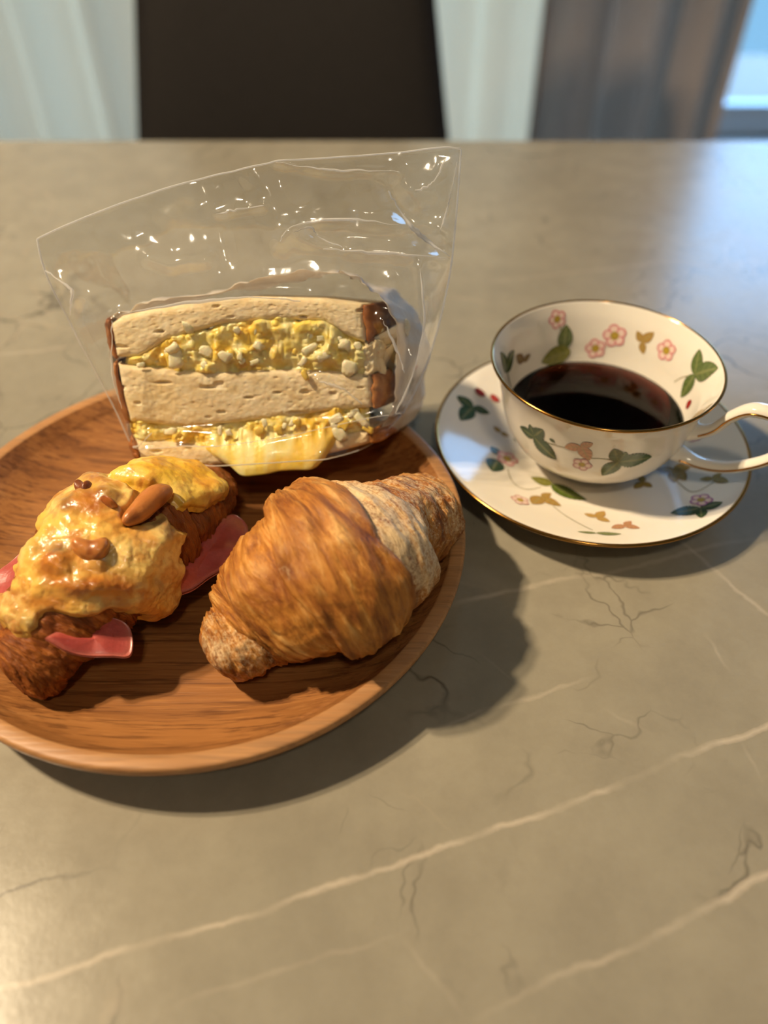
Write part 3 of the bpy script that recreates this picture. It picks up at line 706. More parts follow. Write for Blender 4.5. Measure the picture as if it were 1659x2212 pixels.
hbody = [o for o in hamc.children if o.name.startswith('pastry_wrap')]
def ham_slice(poly, zs, wave, seed, label, over=()):
    """a folded ham slice: outline points with a height each, wavy and 2 mm thick"""
    zs = list(zs)
    for i in over:                                   # these corners lie on top of the crust
        b = pick(hbody, *poly[i]); zs[i] = max(zs[i], b[2]+0.0012) if b is not None else zs[i]
    pts = np.array([at(p[0], p[1], z) for p, z in zip(poly, zs)]); n = len(pts); c = pts.mean(0)
    dense = catmull(np.vstack([pts, pts[:1]]), n*8)[:-1]; m_ = len(dense); rings = 12; V = []; C = []
    for side in (0, 1):
        for i in range(rings):
            k = (i+0.02)/(rings-1)
            for j in range(m_):
                p = c+(dense[j]-c)*min(k, 1)
                p = p+np.array([0, 0, wave*float(np.sin(p[0]*420+seed)+0.6*np.sin(p[1]*510+seed*2))+(0.0011 if side else -0.0009)*(1 if i < rings-1 else 0.55)])
                V.append(p)
                f = 0.5+0.5*float(vnoise(p*260, seed)); rim = sstep(0.75, 1.0, k)
                C.append(lin((172, 70, 64))*(1-f*0.6)+lin((204, 104, 92))*f*0.6+(lin((226, 150, 130))-lin((190, 90, 80)))*float(rim)*0.3)
    F = [f[::-1] for f in gridfaces(rings, m_, True)]+gridfaces(rings, m_, True, rings*m_)
    for j in range(m_):
        a = (rings-1)*m_+j; b = (rings-1)*m_+(j+1) % m_; F.append((a, b, b+rings*m_, a+rings*m_))
    o = mesh('ham_slice', V, F, M['ham'], hamc, col=np.array(C)); o['label'] = label; return o
ham_slice(Z5([(1000, 700), (1200, 480), (1400, 420), (1500, 400), (1585, 470), (1560, 610), (1470, 720), (1330, 800), (1180, 900), (1050, 900)]), [0.034, 0.034, 0.030, 0.026, 0.024, 0.024, 0.024, 0.025, 0.026, 0.030], 0.0006, 2, 'pink ham edge showing on the right side')
ham_slice(Z5([(290, 1190), (480, 1100), (700, 1060), (830, 1115), (838, 1285), (720, 1300), (590, 1300), (420, 1262)]), [0.034, 0.033, 0.033, 0.0305, 0.0270, 0.0285, 0.0300, 0.0320], 0.0003, 5, 'pink ham flap hanging out at the front', (0, 7))
ham_slice(Z5([(-90, 1000), (-70, 850), (60, 700), (190, 600), (330, 640), (300, 850), (120, 960)]), [0.024, 0.024, 0.027, 0.030, 0.032, 0.032, 0.030], 0.0005, 8, 'pink ham edge showing on the left side')

# ------------------------------------------------------------------ egg sandwich
TILT = math.radians(28)
SO = at(545, 1005, 0.0315)
SN = np.array([0, -math.cos(TILT), math.sin(TILT)]); SU = np.array([0, math.sin(TILT), math.cos(TILT)]); SX = np.array([1.0, 0, 0])
def face(px, py, w=0.0):
    """picture point on the cut face (w metres in front of it) -> face coordinates"""
    d = ray(px, py); k = ((SO+SN*w-CAM)@SN)/(d@SN); P = CAM+d*np.asarray(k)[..., None]-SO
    return np.stack([P@SX, P@SU], -1)
def fp(u, v, w): return SO+np.asarray(u)[..., None]*SX+np.asarray(v)[..., None]*SU+np.asarray(w)[..., None]*SN
def fcurve(pts):
    q = face(np.array([p[0] for p in pts], float), np.array([p[1] for p in pts], float)); q = q[np.argsort(q[:, 0])]
    return lambda u: np.interp(u, q[:, 0], q[:, 1])
SD = 0.046
sand = empty('egg_sandwich', (SO[0], SO[1]+0.03, 0.008), 'egg salad sandwich of thick white bread leaning inside the clear bag', 'sandwich')
c_top = fcurve([(238, 700), (262, 683), (330, 668), (430, 652), (540, 641), (700, 645), (780, 656), (790, 660)])
c_1u = fcurve([(240, 772), (300, 772), (360, 735), (480, 700), (600, 690), (700, 695), (750, 725), (800, 745)])
c_1l = fcurve([(240, 785), (270, 790), (380, 800), (450, 806), (560, 800), (690, 800), (810, 812)])
c_2u = fcurve([(240, 915), (290, 912), (400, 925), (500, 915), (620, 902), (720, 887), (815, 880)])
c_2l = fcurve([(250, 948), (320, 952), (430, 962), (560, 955), (700, 948), (800, 930)])
c_bot = fcurve([(270, 990), (300, 1003), (430, 1009), (560, 1003), (700, 985), (790, 962), (800, 955)])
def xl(v): return np.interp(v, [0, 0.03, 0.062], [-0.0480, -0.0535, -0.0560])
def xr(v): return np.interp(v, [0, 0.03, 0.068], [0.0500, 0.0520, 0.0480])
def slice_mesh(lo, hi, seed, notch=0.0):
    nu, nv = 190, 60
    uu = np.linspace(-1, 1, nu); vv = np.linspace(0, 1, nv)
    UU, VV = np.meshgrid(uu, vv, indexing='xy')
    u0 = UU*0.05; v = lo(u0)*(1-VV)+hi(u0)*VV
    u = np.where(UU < 0, -UU*xl(v), UU*xr(v)); v = lo(u)*(1-VV)+hi(u)*VV
    edge = np.minimum(np.minimum(1-np.abs(UU), 1)*0.05, np.minimum(VV, 1-VV)*np.maximum(hi(u)-lo(u), 0.001))
    w = -0.0022*np.exp(-edge/0.0009)+0.00012*fbm(np.stack([u*600, v*640, u*0], -1), 3, seed)
    pores = vnoise(np.stack([u*800, v*1000, u*0+3], -1), seed+2)
    w = w-0.0003*np.clip(pores-0.55, 0, 1)/0.45
    big = vnoise(np.stack([u*170, v*480, u*0+9], -1), seed+5); w = w-0.0022*np.clip(big-0.70, 0, 1)/0.30
    front = fp(u, v, w).reshape(-1, 3); F = gridfaces(nv, nu)
    ring = [j for j in range(nu)]+[i*nu+nu-1 for i in range(1, nv)]+[(nv-1)*nu+j for j in range(nu-2, -1, -1)]+[i*nu for i in range(nv-2, 0, -1)]
    V = list(front); prev = ring
    uf, vf = u.ravel(), v.ravel(); vm = (lo(uf)+hi(uf))/2
    for d in (0.15, 0.4, 0.7, 1.0):
        cur = []
        for k in ring:
            fl_ = 0.012*math.sin(d*math.pi/2)*sstep(0.6, 1.0, uf[k]/0.05) - 0.005*math.sin(d*math.pi/2)*sstep(0.6, 1.0, -uf[k]/0.05)
            vv_ = vm[k]+(vf[k]-vm[k])*(1-0.10*d*d)
            q_ = fp(np.array(uf[k]+fl_), np.array(vv_), np.array(-SD*d)); q_[2] = max(q_[2], plate_z(q_[0], q_[1])+0.0012)
            cur.append(len(V)); V.append(q_)
        n = len(ring)
        for a in range(n): F.append((prev[a], cur[a], cur[(a+1) % n], prev[(a+1) % n]))
        prev = cur
    F.append(tuple(prev))
    return V, F
def crust_strip(lo, hi, side, seed):
    """baked edge of a slice, wrapped round its end"""
    n, m_ = 26, 24; V = []
    for i in range(n):
        s = i/(n-1)
        for j in range(m_):
            d = 0.03+0.97*j/(m_-1)
            u0 = xr(0.03) if side > 0 else xl(0.03)
            v = lo(u0)*(1-s)+hi(u0)*s; u = (xr(v) if side > 0 else xl(v))
            vm = (lo(u0)+hi(u0))/2; v2 = vm+(v-vm)*(1-0.10*max(d, 0)**2)*1.02
            fl_ = (0.012 if side > 0 else -0.005)*math.sin(max(d, 0)*math.pi/2)
            bul = -0.0006+(0.0012+0.0014*math.sqrt(max(1-(2*s-1)**2, 0)))*math.sqrt(max(1-max(0, 1-(d-0.03)/0.10)**2, 0))
            bul += 0.0008*float(fbm(np.array([s*5, d*6, seed]), 3, seed))
            q_ = fp(np.array(u+fl_+side*bul), np.array(v2), np.array(-SD*d)); q_[2] = max(q_[2], plate_z(q_[0], q_[1])+0.0012); V.append(q_)
    F = gridfaces(n, m_)
    return V, (F if side < 0 else [f[::-1] for f in F])
for lo, hi, sd_ in ((c_1u, c_top, 3), (c_2u, c_1l, 13), (c_bot, c_2l, 23)):
    o = mesh('bread_slice', *slice_mesh(lo, hi, sd_), M['crumb'], sand)
    for side in (1, -1):
        c = mesh('crust', *crust_strip(lo, hi, side, sd_), M['loafcrust'], o); c['label'] = 'brown loaf crust'
        so = c.modifiers.new('thickness', 'SOLIDIFY'); so.thickness = 0.0012
def filling(lo, hi, seed, spill, amp):
    nu, nv = 300, 90; UU, VV = np.meshgrid(np.linspace(-0.052, 0.0505, nu), np.linspace(0, 1, nv), indexing='xy')
    l = lo(UU)-0.0012; h = hi(UU)+0.0012+0.0016*fbm(np.stack([UU*130, UU*0, UU*0], -1), 3, seed+50)
    v = l*(1-VV)+h*VV; e = np.minimum(VV, 1-VV)*(h-l)
    sw, sv = spill(UU, VV, v); damp = 1-0.9*np.clip(np.abs(sw)/0.004, 0, 1)
    w = -0.003+amp*0.9*np.sqrt(np.clip(e/0.006, 0, 1))+amp*(fbm(np.stack([UU*170, v*170, UU*0], -1), 2, seed)*0.8+np.abs(vnoise(np.stack([UU*420, v*420, UU*0], -1), seed+3))*0.35)*np.clip(e/0.002, 0, 1)*damp
    side = np.minimum(UU+0.052, 0.0505-UU); w = w-0.004*np.exp(-side/0.003)
    P = fp(UU, v+sv, w+sw)
    k = fbm(np.stack([UU*240, v*240, UU*0+4], -1), 3, seed+8); k2 = fbm(np.stack([UU*90, v*120, UU*0+7], -1), 2, seed+11)
    col = lin((250, 220, 104))+(lin((252, 238, 168))-lin((250, 220, 104)))*np.clip(0.5+k*0.8, 0, 1)[..., None]
    col = col+(lin((248, 198, 48))-col)*np.clip(k2*1.4-0.15, 0, 0.7)[..., None]
    return P.reshape(-1, 3), gridfaces(nv, nu), col.reshape(-1, 3)
def thick(V, F, back):
    """close a sheet with a skirt running back into the sandwich"""
    return V, F
V, F, C = filling(c_1l, c_1u, 101, lambda u, vv, v: (0*u, 0*u), 0.0030)
f1 = mesh('egg_filling', V, F, M['egg'], sand, col=C); so = f1.modifiers.new('depth', 'SOLIDIFY'); so.thickness = 0.006; so.offset = -1
def spill2(u, vv, v):
    m_ = sstep(-0.026, -0.010, u)*sstep(0.040, 0.026, u); low = sstep(0.62, 0.12, vv)
    n = fbm(np.stack([u*60, vv*1.5, u*0], -1), 2, 77)*0.8
    return m_*low*(0.0070+0.003*n), -m_*sstep(0.62, 0.0, vv)*(0.0100+0.0035*n)
V, F, C = filling(c_2l, c_2u, 131, spill2, 0.0028)
f2 = mesh('egg_filling', V, F, M['egg'], sand, col=C); so = f2.modifiers.new('depth', 'SOLIDIFY'); so.thickness = 0.006; so.offset = -1
rnd = np.random.RandomState(12)
def nugget(u, v, w, s, seed, white):
    import bmesh
    bm_ = bmesh.new(); bmesh.ops.create_icosphere(bm_, subdivisions=2, radius=1.0)
    P = np.array([x.co[:] for x in bm_.verts]); Fc = [[q.index for q in f.verts] for f in bm_.faces]; bm_.free()
    r = np.random.RandomState(seed); a = r.rand()*3.1
    P = np.sign(P)*np.abs(P)**0.6
    P = P*(1+0.45*vnoise(P*1.1+seed, seed))[:, None]
    sx, sy = s*(0.7+0.7*r.rand()), s*(0.5+0.5*r.rand())
    q = P*np.array([sx, sy, s*0.35]); x = q[:, 0]*math.cos(a)-q[:, 1]*math.sin(a); y = q[:, 0]*math.sin(a)+q[:, 1]*math.cos(a)
    W = fp(u+x, v+y, w+q[:, 2]); c = lin((252, 240, 200)) if white else lin((250, 212, 96))
    mesh('egg_white_piece' if white else 'egg_yolk_piece', W, Fc, M['egg'], sand, col=np.tile(c, (len(W), 1)))
for k in range(20):
    u = -0.046+0.094*rnd.rand(); l, h = float(c_1l(u)), float(c_1u(u)); s = 0.0012+0.0022*rnd.rand()**2
    nugget(u, l+(h-l)*(0.15+0.7*rnd.rand()), 0.0006, s, k, k % 5 != 0)
for px, py, s in ((405, 706, 0.0028), (485, 770, 0.0032), (375, 752, 0.0034), (560, 745, 0.0026), (700, 770, 0.003), (745, 745, 0.003), (520, 770, 0.002)):
    q = face(np.array([px]), np.array([py]))[0]; nugget(q[0], q[1], 0.0018, s, px, True)
for k in range(14):
    u = -0.036+0.084*rnd.rand(); l, h = float(c_2l(u)), float(c_2u(u)); s = 0.0009+0.0016*rnd.rand()
    nugget(u, l+(h-l)*(0.45+0.5*rnd.rand()), 0.0018, s, 100+k, k % 4 != 0)
for px, py, s in ((780, 905, 0.0028), (795, 925, 0.0022), (735, 935, 0.0026), (760, 895, 0.002), (660, 810, 0.0022)):
    q = face(np.array([px]), np.array([py]))[0]; nugget(q[0], q[1], 0.0018, s, px, px < 790 and px != 660)
# a torn corner of bread with its crust on the right, between the slices
def torn():
    n, m_ = 22, 16; V = []
    for i in range(n):
        for j in range(m_):
            s = i/(n-1); t = j/(m_-1)
            q = face(np.array([786+46*t+3*math.sin(s*9)]), np.array([738+70*s+4*math.sin(t*8)]))[0]
            V.append(fp(np.array(q[0]), np.array(q[1]), np.array(-0.0005-0.006*t*t+0.0012*float(vnoise(np.array([s*9, t*9, 1.0]), 5)))))
    return V, [f[::-1] for f in gridfaces(n, m_)]
tb = mesh('torn_bread_corner', *torn(), M['crumb'], sand); so = tb.modifiers.new('depth', 'SOLIDIFY'); so.thickness = 0.022; so.offset = -1

# ------------------------------------------------------------------ paper sleeve round the sandwich
def perim(px, py, w=0.0): return face(np.array([px], float), np.array([py], float), w)[0]
PATH = [(272, 985), (246, 900), (232, 800), (228, 720), (240, 690), (300, 668), (420, 646), (540, 626), (640, 604), (700, 594), (745, 598), (790, 622), (826, 655), (848, 720), (852, 800), (846, 870), (830, 925), (800, 968)]
path = catmull(np.array([perim(*p) for p in PATH]), 150)
def paper_mesh():
    n = len(path); D = 22; V = []
    for i in range(n):
        s = i/(n-1); u, v = path[i]
        jag = 0.0013*float(fbm(np.array([s*40, 2.0, 3.0]), 3, 8))
        fr = np.interp(s, [0, 0.25, 0.32, 0.42, 0.55, 0.62, 0.72, 0.85, 1], [-0.012, -0.010, -0.002, -0.006, -0.002, 0.001, -0.001, -0.004, -0.006])+jag
        for j in range(D):
            d = j/(D-1); w = fr-(SD+0.004+fr)*d
            flr = sstep(0.62, 0.80, s)*0.016*math.sin(d*math.pi/2)-sstep(0.30, 0.12, s)*0.006*math.sin(d*math.pi/2)
            crk = 0.0012*float(fbm(np.array([s*22, d*2.2, 1.0]), 3, 5))+0.0010*abs(float(vnoise(np.array([s*45, d*1.5, 4.0]), 6)))
            vv = v*(1-0.02*d)+crk*(1 if 0.25 < s < 0.7 else 0.2)+0.0015
            q = fp(np.array(u+flr+(crk if s > 0.6 else -crk)), np.array(vv), np.array(w)); q[2] = max(q[2], plate_z(q[0], q[1])+0.0008); V.append(q)
    return V, gridfaces(n, D)
V, F = paper_mesh()
pb = np.array([SO[0], SO[1]+0.03, 0.008])
paper = mesh('paper_sleeve', V, F, M['paper'], base=pb); so = paper.modifiers.new('thickness', 'SOLIDIFY'); so.thickness = 0.00012
tag(paper, 'thin off-white paper sleeve folded round the egg sandwich', 'paper')

# ------------------------------------------------------------------ clear plastic bag
LEFT = [(284, 1002), (262, 965), (232, 900), (180, 800), (138, 720), (105, 640), (88, 580), (76, 516)]
RIGHT = [(800, 972), (842, 935), (880, 890), (918, 810), (948, 720), (972, 610), (985, 480), (997, 320)]
TOP = [(76, 516), (180, 470), (300, 425), (420, 388), (540, 364), (600, 352), (720, 342), (850, 332), (940, 323), (997, 320)]
def bag_grid(nu, nv):
    L = catmull(face(*np.array(LEFT, float).T), nv); R = catmull(face(*np.array(RIGHT, float).T), nv); Tp = catmull(face(*np.array(TOP, float).T), nu)
    s = np.linspace(0, 1, nu)[None, :, None]; t = np.linspace(0, 1, nv)[:, None, None]
    G = L[:, None]*(1-s)+R[:, None]*s
    st = (L[-1]*(1-s[0])+R[-1]*s[0])
    G = G+(Tp[None]-st[None])*(t**1.5)
    return G, s[..., 0]+0*t[..., 0], t[..., 0]+0*s[..., 0]
def seg_ridge(U, V_, pts, wd, h, sharp=1.0):
    """a crease along a polyline (picture points on the bag)"""
    q = face(*np.array(pts, float).T); d = np.full(U.shape, 1e9)
    for a, b in zip(q[:-1], q[1:]):
        e = b-a; t = np.clip(((U-a[0])*e[0]+(V_-a[1])*e[1])/(e@e), 0, 1); d = np.minimum(d, np.hypot(U-a[0]-t*e[0], V_-a[1]-t*e[1]))
    return h*np.exp(-(d/wd)**sharp)
CREASES = [([(612, 522), (640, 492), (700, 476), (860, 488), (985, 500)], 0.0030, 0.0030, 2), ([(640, 505), (660, 520), (760, 540), (860, 548), (975, 558)], 0.0032, 0.0034, 2),
           ([(668, 490), (690, 515), (740, 532)], 0.0025, -0.002, 2),
           ([(838, 408), (890, 490), (975, 555)], 0.0040, -0.0045, 2), ([(960, 345), (925, 410), (885, 415)], 0.0045, 0.003, 2), ([(990, 340), (965, 440), (945, 500)], 0.0025, 0.0025, 1.5),
           ([(88, 582), (130, 605), (172, 640), (150, 685)], 0.0032, 0.0042, 2), ([(75, 530), (88, 582)], 0.003, 0.003, 2),
           ([(470, 462), (575, 446)], 0.0018, 0.0022, 2), ([(470, 470), (490, 560)], 0.004, -0.002, 2), ([(330, 555), (370, 570), (415, 565), (450, 560)], 0.0035, 0.003, 2),
           ([(600, 352), (720, 372), (860, 375)], 0.0022, 0.0025, 2), ([(545, 372), (600, 470), (610, 520)], 0.006, 0.003, 2), ([(430, 390), (330, 440), (320, 500)], 0.006, -0.002, 2),
           ([(280, 968), (330, 930), (470, 925)], 0.0015, 0.0016, 2), ([(690, 818), (750, 838), (785, 868)], 0.0022, 0.0022, 2), ([(906, 580), (915, 700), (880, 840), (850, 888)], 0.0030, 0.0040, 2),
           ([(826, 690), (872, 780), (850, 888)], 0.0030, 0.003, 2), ([(252, 690), (258, 800), (280, 900)], 0.0025, 0.0022, 2), ([(280, 968), (560, 940), (850, 888)], 0.0012, 0.0012, 1.5), ([(850, 888), (905, 925)], 0.002, 0.003, 2),
           ([(270, 676), (420, 655), (560, 640), (660, 645)], 0.0022, 0.0026, 2)]
def bag_mesh():
    nu, nv = 230, 230
    G, s, t = bag_grid(nu, nv); U_, V_ = G[..., 0], G[..., 1]
    topv = c_top(U_)+0.004
    body = sstep(0.026, -0.008, V_-topv)           # 1 beside the sandwich, 0 above it
    side = np.sqrt(np.clip(1-(2*s-1)**2, 0, 1)); closed = 1-(1-np.minimum(1, np.minimum(s, 1-s)*9))**2
    n1 = fbm(np.stack([U_*38, V_*45, U_*0], -1), 3, 90)*0.0022+0.6*np.abs(vnoise(np.stack([U_*70+V_*40, V_*60-U_*30, U_*0], -1), 91))*0.0022
    n2 = fbm(np.stack([U_*38, V_*45, U_*0+7], -1), 3, 95)*0.0030+np.abs(vnoise(np.stack([U_*70-V_*30, V_*60, U_*0+5], -1), 97))*0.0024
    spillf = 0.010*np.exp(-((V_-0.006)/0.011)**2)*sstep(-0.03, -0.012, U_)*sstep(0.045, 0.03, U_)
    wf = (0.0042+spillf)*body+(1-body)*(0.0012+0.006*(1-t))*side
    wb = -(SD+0.006)*body*closed-(1-body)*(0.010+0.026*(1-t))*side*closed
    for pts, wd, h, sh in CREASES: wf = wf+seg_ridge(U_, V_, pts, wd, h*1.35, sh)*np.minimum(1, closed*1.2)*(0.45 if False else 1)
    wf = wf+n1*closed*(1-0.75*body); wb = wb+n2*closed
    mid = -0.012*body*np.ones_like(wf)-0.002*(1-body)
    wf = mid+(wf-mid)*closed; wb = mid+(wb-mid)*closed
    A = fp(U_, V_, wf); B = fp(U_, V_, wb)
    for Q in (A, B):
        zf = plate_z(Q[..., 0], Q[..., 1])+0.0007; Q[..., 2] = np.maximum(Q[..., 2], zf)
    V = np.vstack([A.reshape(-1, 3), B.reshape(-1, 3)]); o = nu*nv
    Fa = gridfaces(nv, nu); Fb = [f[::-1] for f in gridfaces(nv, nu, off=o)]
    F2 = []
    for i in range(nv-1):                            # side seams
        F2.append((i*nu, (i+1)*nu, o+(i+1)*nu, o+i*nu)); a = nu-1; F2.append((i*nu+a, o+i*nu+a, o+(i+1)*nu+a, (i+1)*nu+a))
    for j in range(nu-1): F2.append((j, o+j, o+j+1, j+1))    # bottom seam
    return A.reshape(-1, 3), Fa, B.reshape(-1, 3), Fb, V, F2
A_, Fa, B_, Fb, V_, F2 = bag_mesh()
bag = empty('plastic_bag', (SO[0], SO[1]+0.02, 0.008), 'clear crinkled plastic bag standing open around the egg sandwich', 'bag')
fs = mesh('front_sheet', A_, Fa, M['film'], bag)
bs_ = mesh('back_sheet', B_, [tuple(i-len(A_) for i in f) for f in Fb], M['film'], bag)
# fine heat-sealed edge along mouth and sides
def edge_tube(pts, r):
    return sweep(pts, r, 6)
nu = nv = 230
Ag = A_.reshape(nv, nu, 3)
mesh('bag_mouth_edge', *edge_tube(Ag[-1, ::3], 0.00035), M['edge_and_glint'], bag)
for j in (0, nu-1): mesh('side_seam', *edge_tube(Ag[::3, j], 0.0004), M['edge_and_glint'], bag)
mesh('bottom_seam', *edge_tube(Ag[0, ::3], 0.0003), M['edge_and_glint'], bag)

# pale tubes laid along the film's creases, painting the glints they catch
GB = bag_grid(nu, nv)[0]
def on_sheet(px, py):
    q = face(np.array([px], float), np.array([py], float))[0]
    k = np.argmin((GB[..., 0]-q[0])**2+(GB[..., 1]-q[1])**2); return Ag.reshape(-1, 3)[k]+SN*0.0003
def glint_line(pts, r, wide=1.0):
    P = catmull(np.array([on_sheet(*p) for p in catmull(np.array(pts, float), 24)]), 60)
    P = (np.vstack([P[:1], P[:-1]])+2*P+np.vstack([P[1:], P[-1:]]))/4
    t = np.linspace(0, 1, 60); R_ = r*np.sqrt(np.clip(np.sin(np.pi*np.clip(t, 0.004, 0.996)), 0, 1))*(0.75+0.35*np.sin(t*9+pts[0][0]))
    mesh('glint_tube', *sweep(P, np.maximum(R_, 0.00005), 8, flat=wide), M['edge_and_glint'], bag)
glint_line([(612, 524), (636, 494), (700, 478), (780, 478), (860, 488)], 0.0006); glint_line([(640, 506), (672, 492), (690, 512), (740, 534)], 0.00045)
glint_line([(700, 538), (800, 546), (975, 558)], 0.0006); glint_line([(838, 410), (890, 490), (972, 554)], 0.0009)
glint_line([(90, 584), (130, 603), (170, 632), (152, 682)], 0.0007); glint_line([(470, 462), (575, 446)], 0.0004); glint_line([(600, 354), (720, 372), (865, 374)], 0.0004)
glint_line([(282, 968), (420, 955), (600, 935), (850, 888)], 0.00028); glint_line([(282, 968), (306, 958), (338, 928)], 0.0005); glint_line([(905, 580), (914, 700), (884, 830), (852, 888)], 0.0006)
glint_line([(828, 690), (860, 760), (872, 800)], 0.0006); glint_line([(852, 888), (905, 928)], 0.0005); glint_line([(690, 818), (740, 834), (784, 868)], 0.0007); glint_line([(254, 690), (256, 800), (272, 880)], 0.0006)
glint_line([(275, 676), (420, 652), (560, 641), (655, 650)], 0.0007); glint_line([(962, 345), (930, 400), (895, 414)], 0.0005); glint_line([(988, 350), (968, 440), (948, 505)], 0.0004)

# ------------------------------------------------------------------ saucer, cup, coffee
CC = np.array([0.0978, 0.3005, 0.0])
SAUC = [(0.0, 0.0052), (0.020, 0.0052), (0.0235, 0.0058), (0.030, 0.0062), (0.040, 0.0082), (0.052, 0.0118), (0.062, 0.0154), (0.0690, 0.0180), (0.0722, 0.0190)]
stop = catmull(SAUC, 60)
prof = [(max(r, 1e-4), z) for r, z in stop]+[(0.0728, 0.0189), (0.0729, 0.0183), (0.0722, 0.0176)]+[tuple(p) for p in catmull([(0.069, 0.0160), (0.060, 0.0115), (0.050, 0.0075), (0.042, 0.0035)], 14)]+[(0.0400, 0.0006), (0.0385, 0.0), (0.0370, 0.0006), (0.0355, 0.0030), (0.0001, 0.0030)]
V, F = lathe(prof, CC, 128)
saucer = empty('saucer', CC, 'white china saucer printed with wild strawberries and gilt edge, under the cup', 'saucer')
mesh('dish', V, F, M['china'], saucer)
def ring(r, z, rad, n=160): return sweep([(CC[0]+r*math.cos(2*math.pi*k/n), CC[1]+r*math.sin(2*math.pi*k/n), z) for k in range(n)], rad, 10, True)
g = mesh('gilt_rim', *ring(0.0726, 0.0185, 0.00085), M['gold'], saucer); g['label'] = 'gold edge line'

OUT = [(0.0200, 0.0066), (0.0206, 0.0090), (0.0225, 0.0108), (0.0290, 0.0140), (0.0360, 0.0200), (0.0405, 0.0275), (0.0430, 0.0360), (0.0450, 0.0450), (0.0475, 0.0535), (0.0505, 0.0600)]
cout = catmull(OUT, 70)
INN = [(0.0001, 0.0125), (0.0200, 0.0128), (0.0280, 0.0158), (0.0342, 0.0210), (0.0385, 0.0280), (0.0411, 0.0362), (0.0432, 0.0450), (0.0458, 0.0535), (0.0489, 0.0598)]
cinn = catmull(INN, 70)
prof = [(0.0001, 0.0100), (0.0165, 0.0098), (0.0178, 0.0066), (0.0190, 0.0063)]+[tuple(p) for p in cout]+[(0.0505, 0.0605), (0.0499, 0.0608), (0.0493, 0.0605)]+[tuple(p) for p in cinn[::-1]]
V, F = lathe(prof, CC, 160)
cup = empty('teacup', (CC[0], CC[1], 0.0063), 'white china teacup with strawberry print and gilt rim, holding black coffee', 'cup')
mesh('bowl', V, F, M['china'], cup)
g = mesh('gilt_rim', *ring(0.0501, 0.0604, 0.00070), M['gold'], cup); g['label'] = 'gold rim line'
g = mesh('gilt_foot_line', *ring(0.0204, 0.0078, 0.00055), M['gold'], cup); g['label'] = 'gold foot line'
PSI = math.radians(-35); he = np.array([math.cos(PSI), math.sin(PSI), 0])
HP = [(0.0425, 0.0400), (0.0480, 0.0425), (0.0525, 0.0465), (0.0570, 0.0545), (0.0640, 0.0610), (0.0735, 0.0615), (0.0805, 0.0560), (0.0815, 0.0485), (0.0765, 0.0405), (0.0690, 0.0335), (0.0610, 0.0285), (0.0520, 0.0260), (0.0440, 0.0265), (0.0385, 0.0275)]
hp = catmull(HP, 90); hpts = [CC+he*r+np.array([0, 0, z]) for r, z in hp]
k = np.linspace(0, 1, 90); hr = 0.0024+0.0016*np.exp(-(k/0.07)**2)+0.0016*np.exp(-((1-k)/0.09)**2)+0.0005*np.exp(-((k-0.33)/0.06)**2)
han = mesh('handle', *sweep(hpts, hr, 16, flat=1.35), M['china'], cup)
hn = np.cross(he, [0, 0, 1.0])
gl = [np.array(p)-hn*0.0*0+hn*(r_*1.32)*(1 if hn[1] < 0 else -1) for p, r_ in zip(hpts, hr)]
g = mesh('handle_gilt_line', *sweep(gl[6:-6], 0.00045, 8), M['gold'], han); g['label'] = 'gold line along the handle'
# coffee: a body of liquid filling the bowl to its level
LV = 0.0325; lr = float(np.interp(LV, cinn[:, 1], cinn[:, 0]))
inside = [(max(r-0.00012, 1e-4), z+0.00012) for r, z in cinn if z < LV-0.0006]
prof = inside+[(lr-0.0001, LV-0.0002), (lr-0.0004, LV+0.0002), (lr-0.0018, LV), (0.0001, LV)]
V, F = lathe(prof, CC, 128)
cof = mesh('black_coffee', V, F, M['coffee'], base=(CC[0], CC[1], 0.0126)); tag(cof, 'dark black coffee filling half of the teacup', 'coffee')

# ---- printed strawberries: thin enamel shapes that follow the glazed surface
class Surf:
    """lathe surface addressed by angle and distance along its profile"""
    def __init__(s, prof, side):
        s.p = np.array(prof); d = np.hypot(*np.diff(s.p, axis=0).T); s.L = np.concatenate([[0], np.cumsum(d)])
        g = np.gradient(s.p, axis=0); n = np.stack([g[:, 1], -g[:, 0]], -1); s.n = n/np.linalg.norm(n, axis=1)[:, None]*side
        th = np.linspace(-np.pi, np.pi, 721); ll = np.linspace(0, s.L[-1], 200); TH, LL = np.meshgrid(th, ll, indexing='ij')
        P = s.pt(TH, LL, 0); q = proj(P); P2 = s.pt(TH, LL, 0.001); vis = ((P2-P)*(CAM-P)).sum(-1) > 0
        s.TH, s.LL, s.q, s.vis = TH, LL, q, vis
    def pt(s, th, l, off):
        r = np.interp(l, s.L, s.p[:, 0])+off*np.interp(l, s.L, s.n[:, 0]); z = np.interp(l, s.L, s.p[:, 1])+off*np.interp(l, s.L, s.n[:, 1])
        return np.stack([CC[0]+r*np.cos(th), CC[1]+r*np.sin(th), z], -1)
    def find(s, px, py):
        d = np.hypot(s.q[..., 0]-px, s.q[..., 1]-py)+np.where(s.vis, 0, 1e6); i = np.unravel_index(np.argmin(d), d.shape)
        return s.TH[i], s.LL[i]
    def local(s, c, xy):
        """metres around a point c=(th,l): x along the circle, y along the profile"""
        r0 = max(float(np.interp(c[1], s.L, s.p[:, 0])), 0.004)
        xy = np.asarray(xy); return c[0]+xy[..., 0]/r0, c[1]+xy[..., 1]
S_in = Surf([(r, z) for r, z in cinn], -1); S_out = Surf(cout, 1); S_sau = Surf(stop, -1)
ZZ = lambda x, y: (930+x*0.43942, 640+y*0.43942)
GRN, DGR, OLV, GLD, PNK, PRP, RED, RSE = (96, 112, 62), (54, 78, 44), (134, 132, 58), (176, 140, 72), (216, 140, 140), (166, 96, 150), (160, 44, 38), (196, 140, 104)
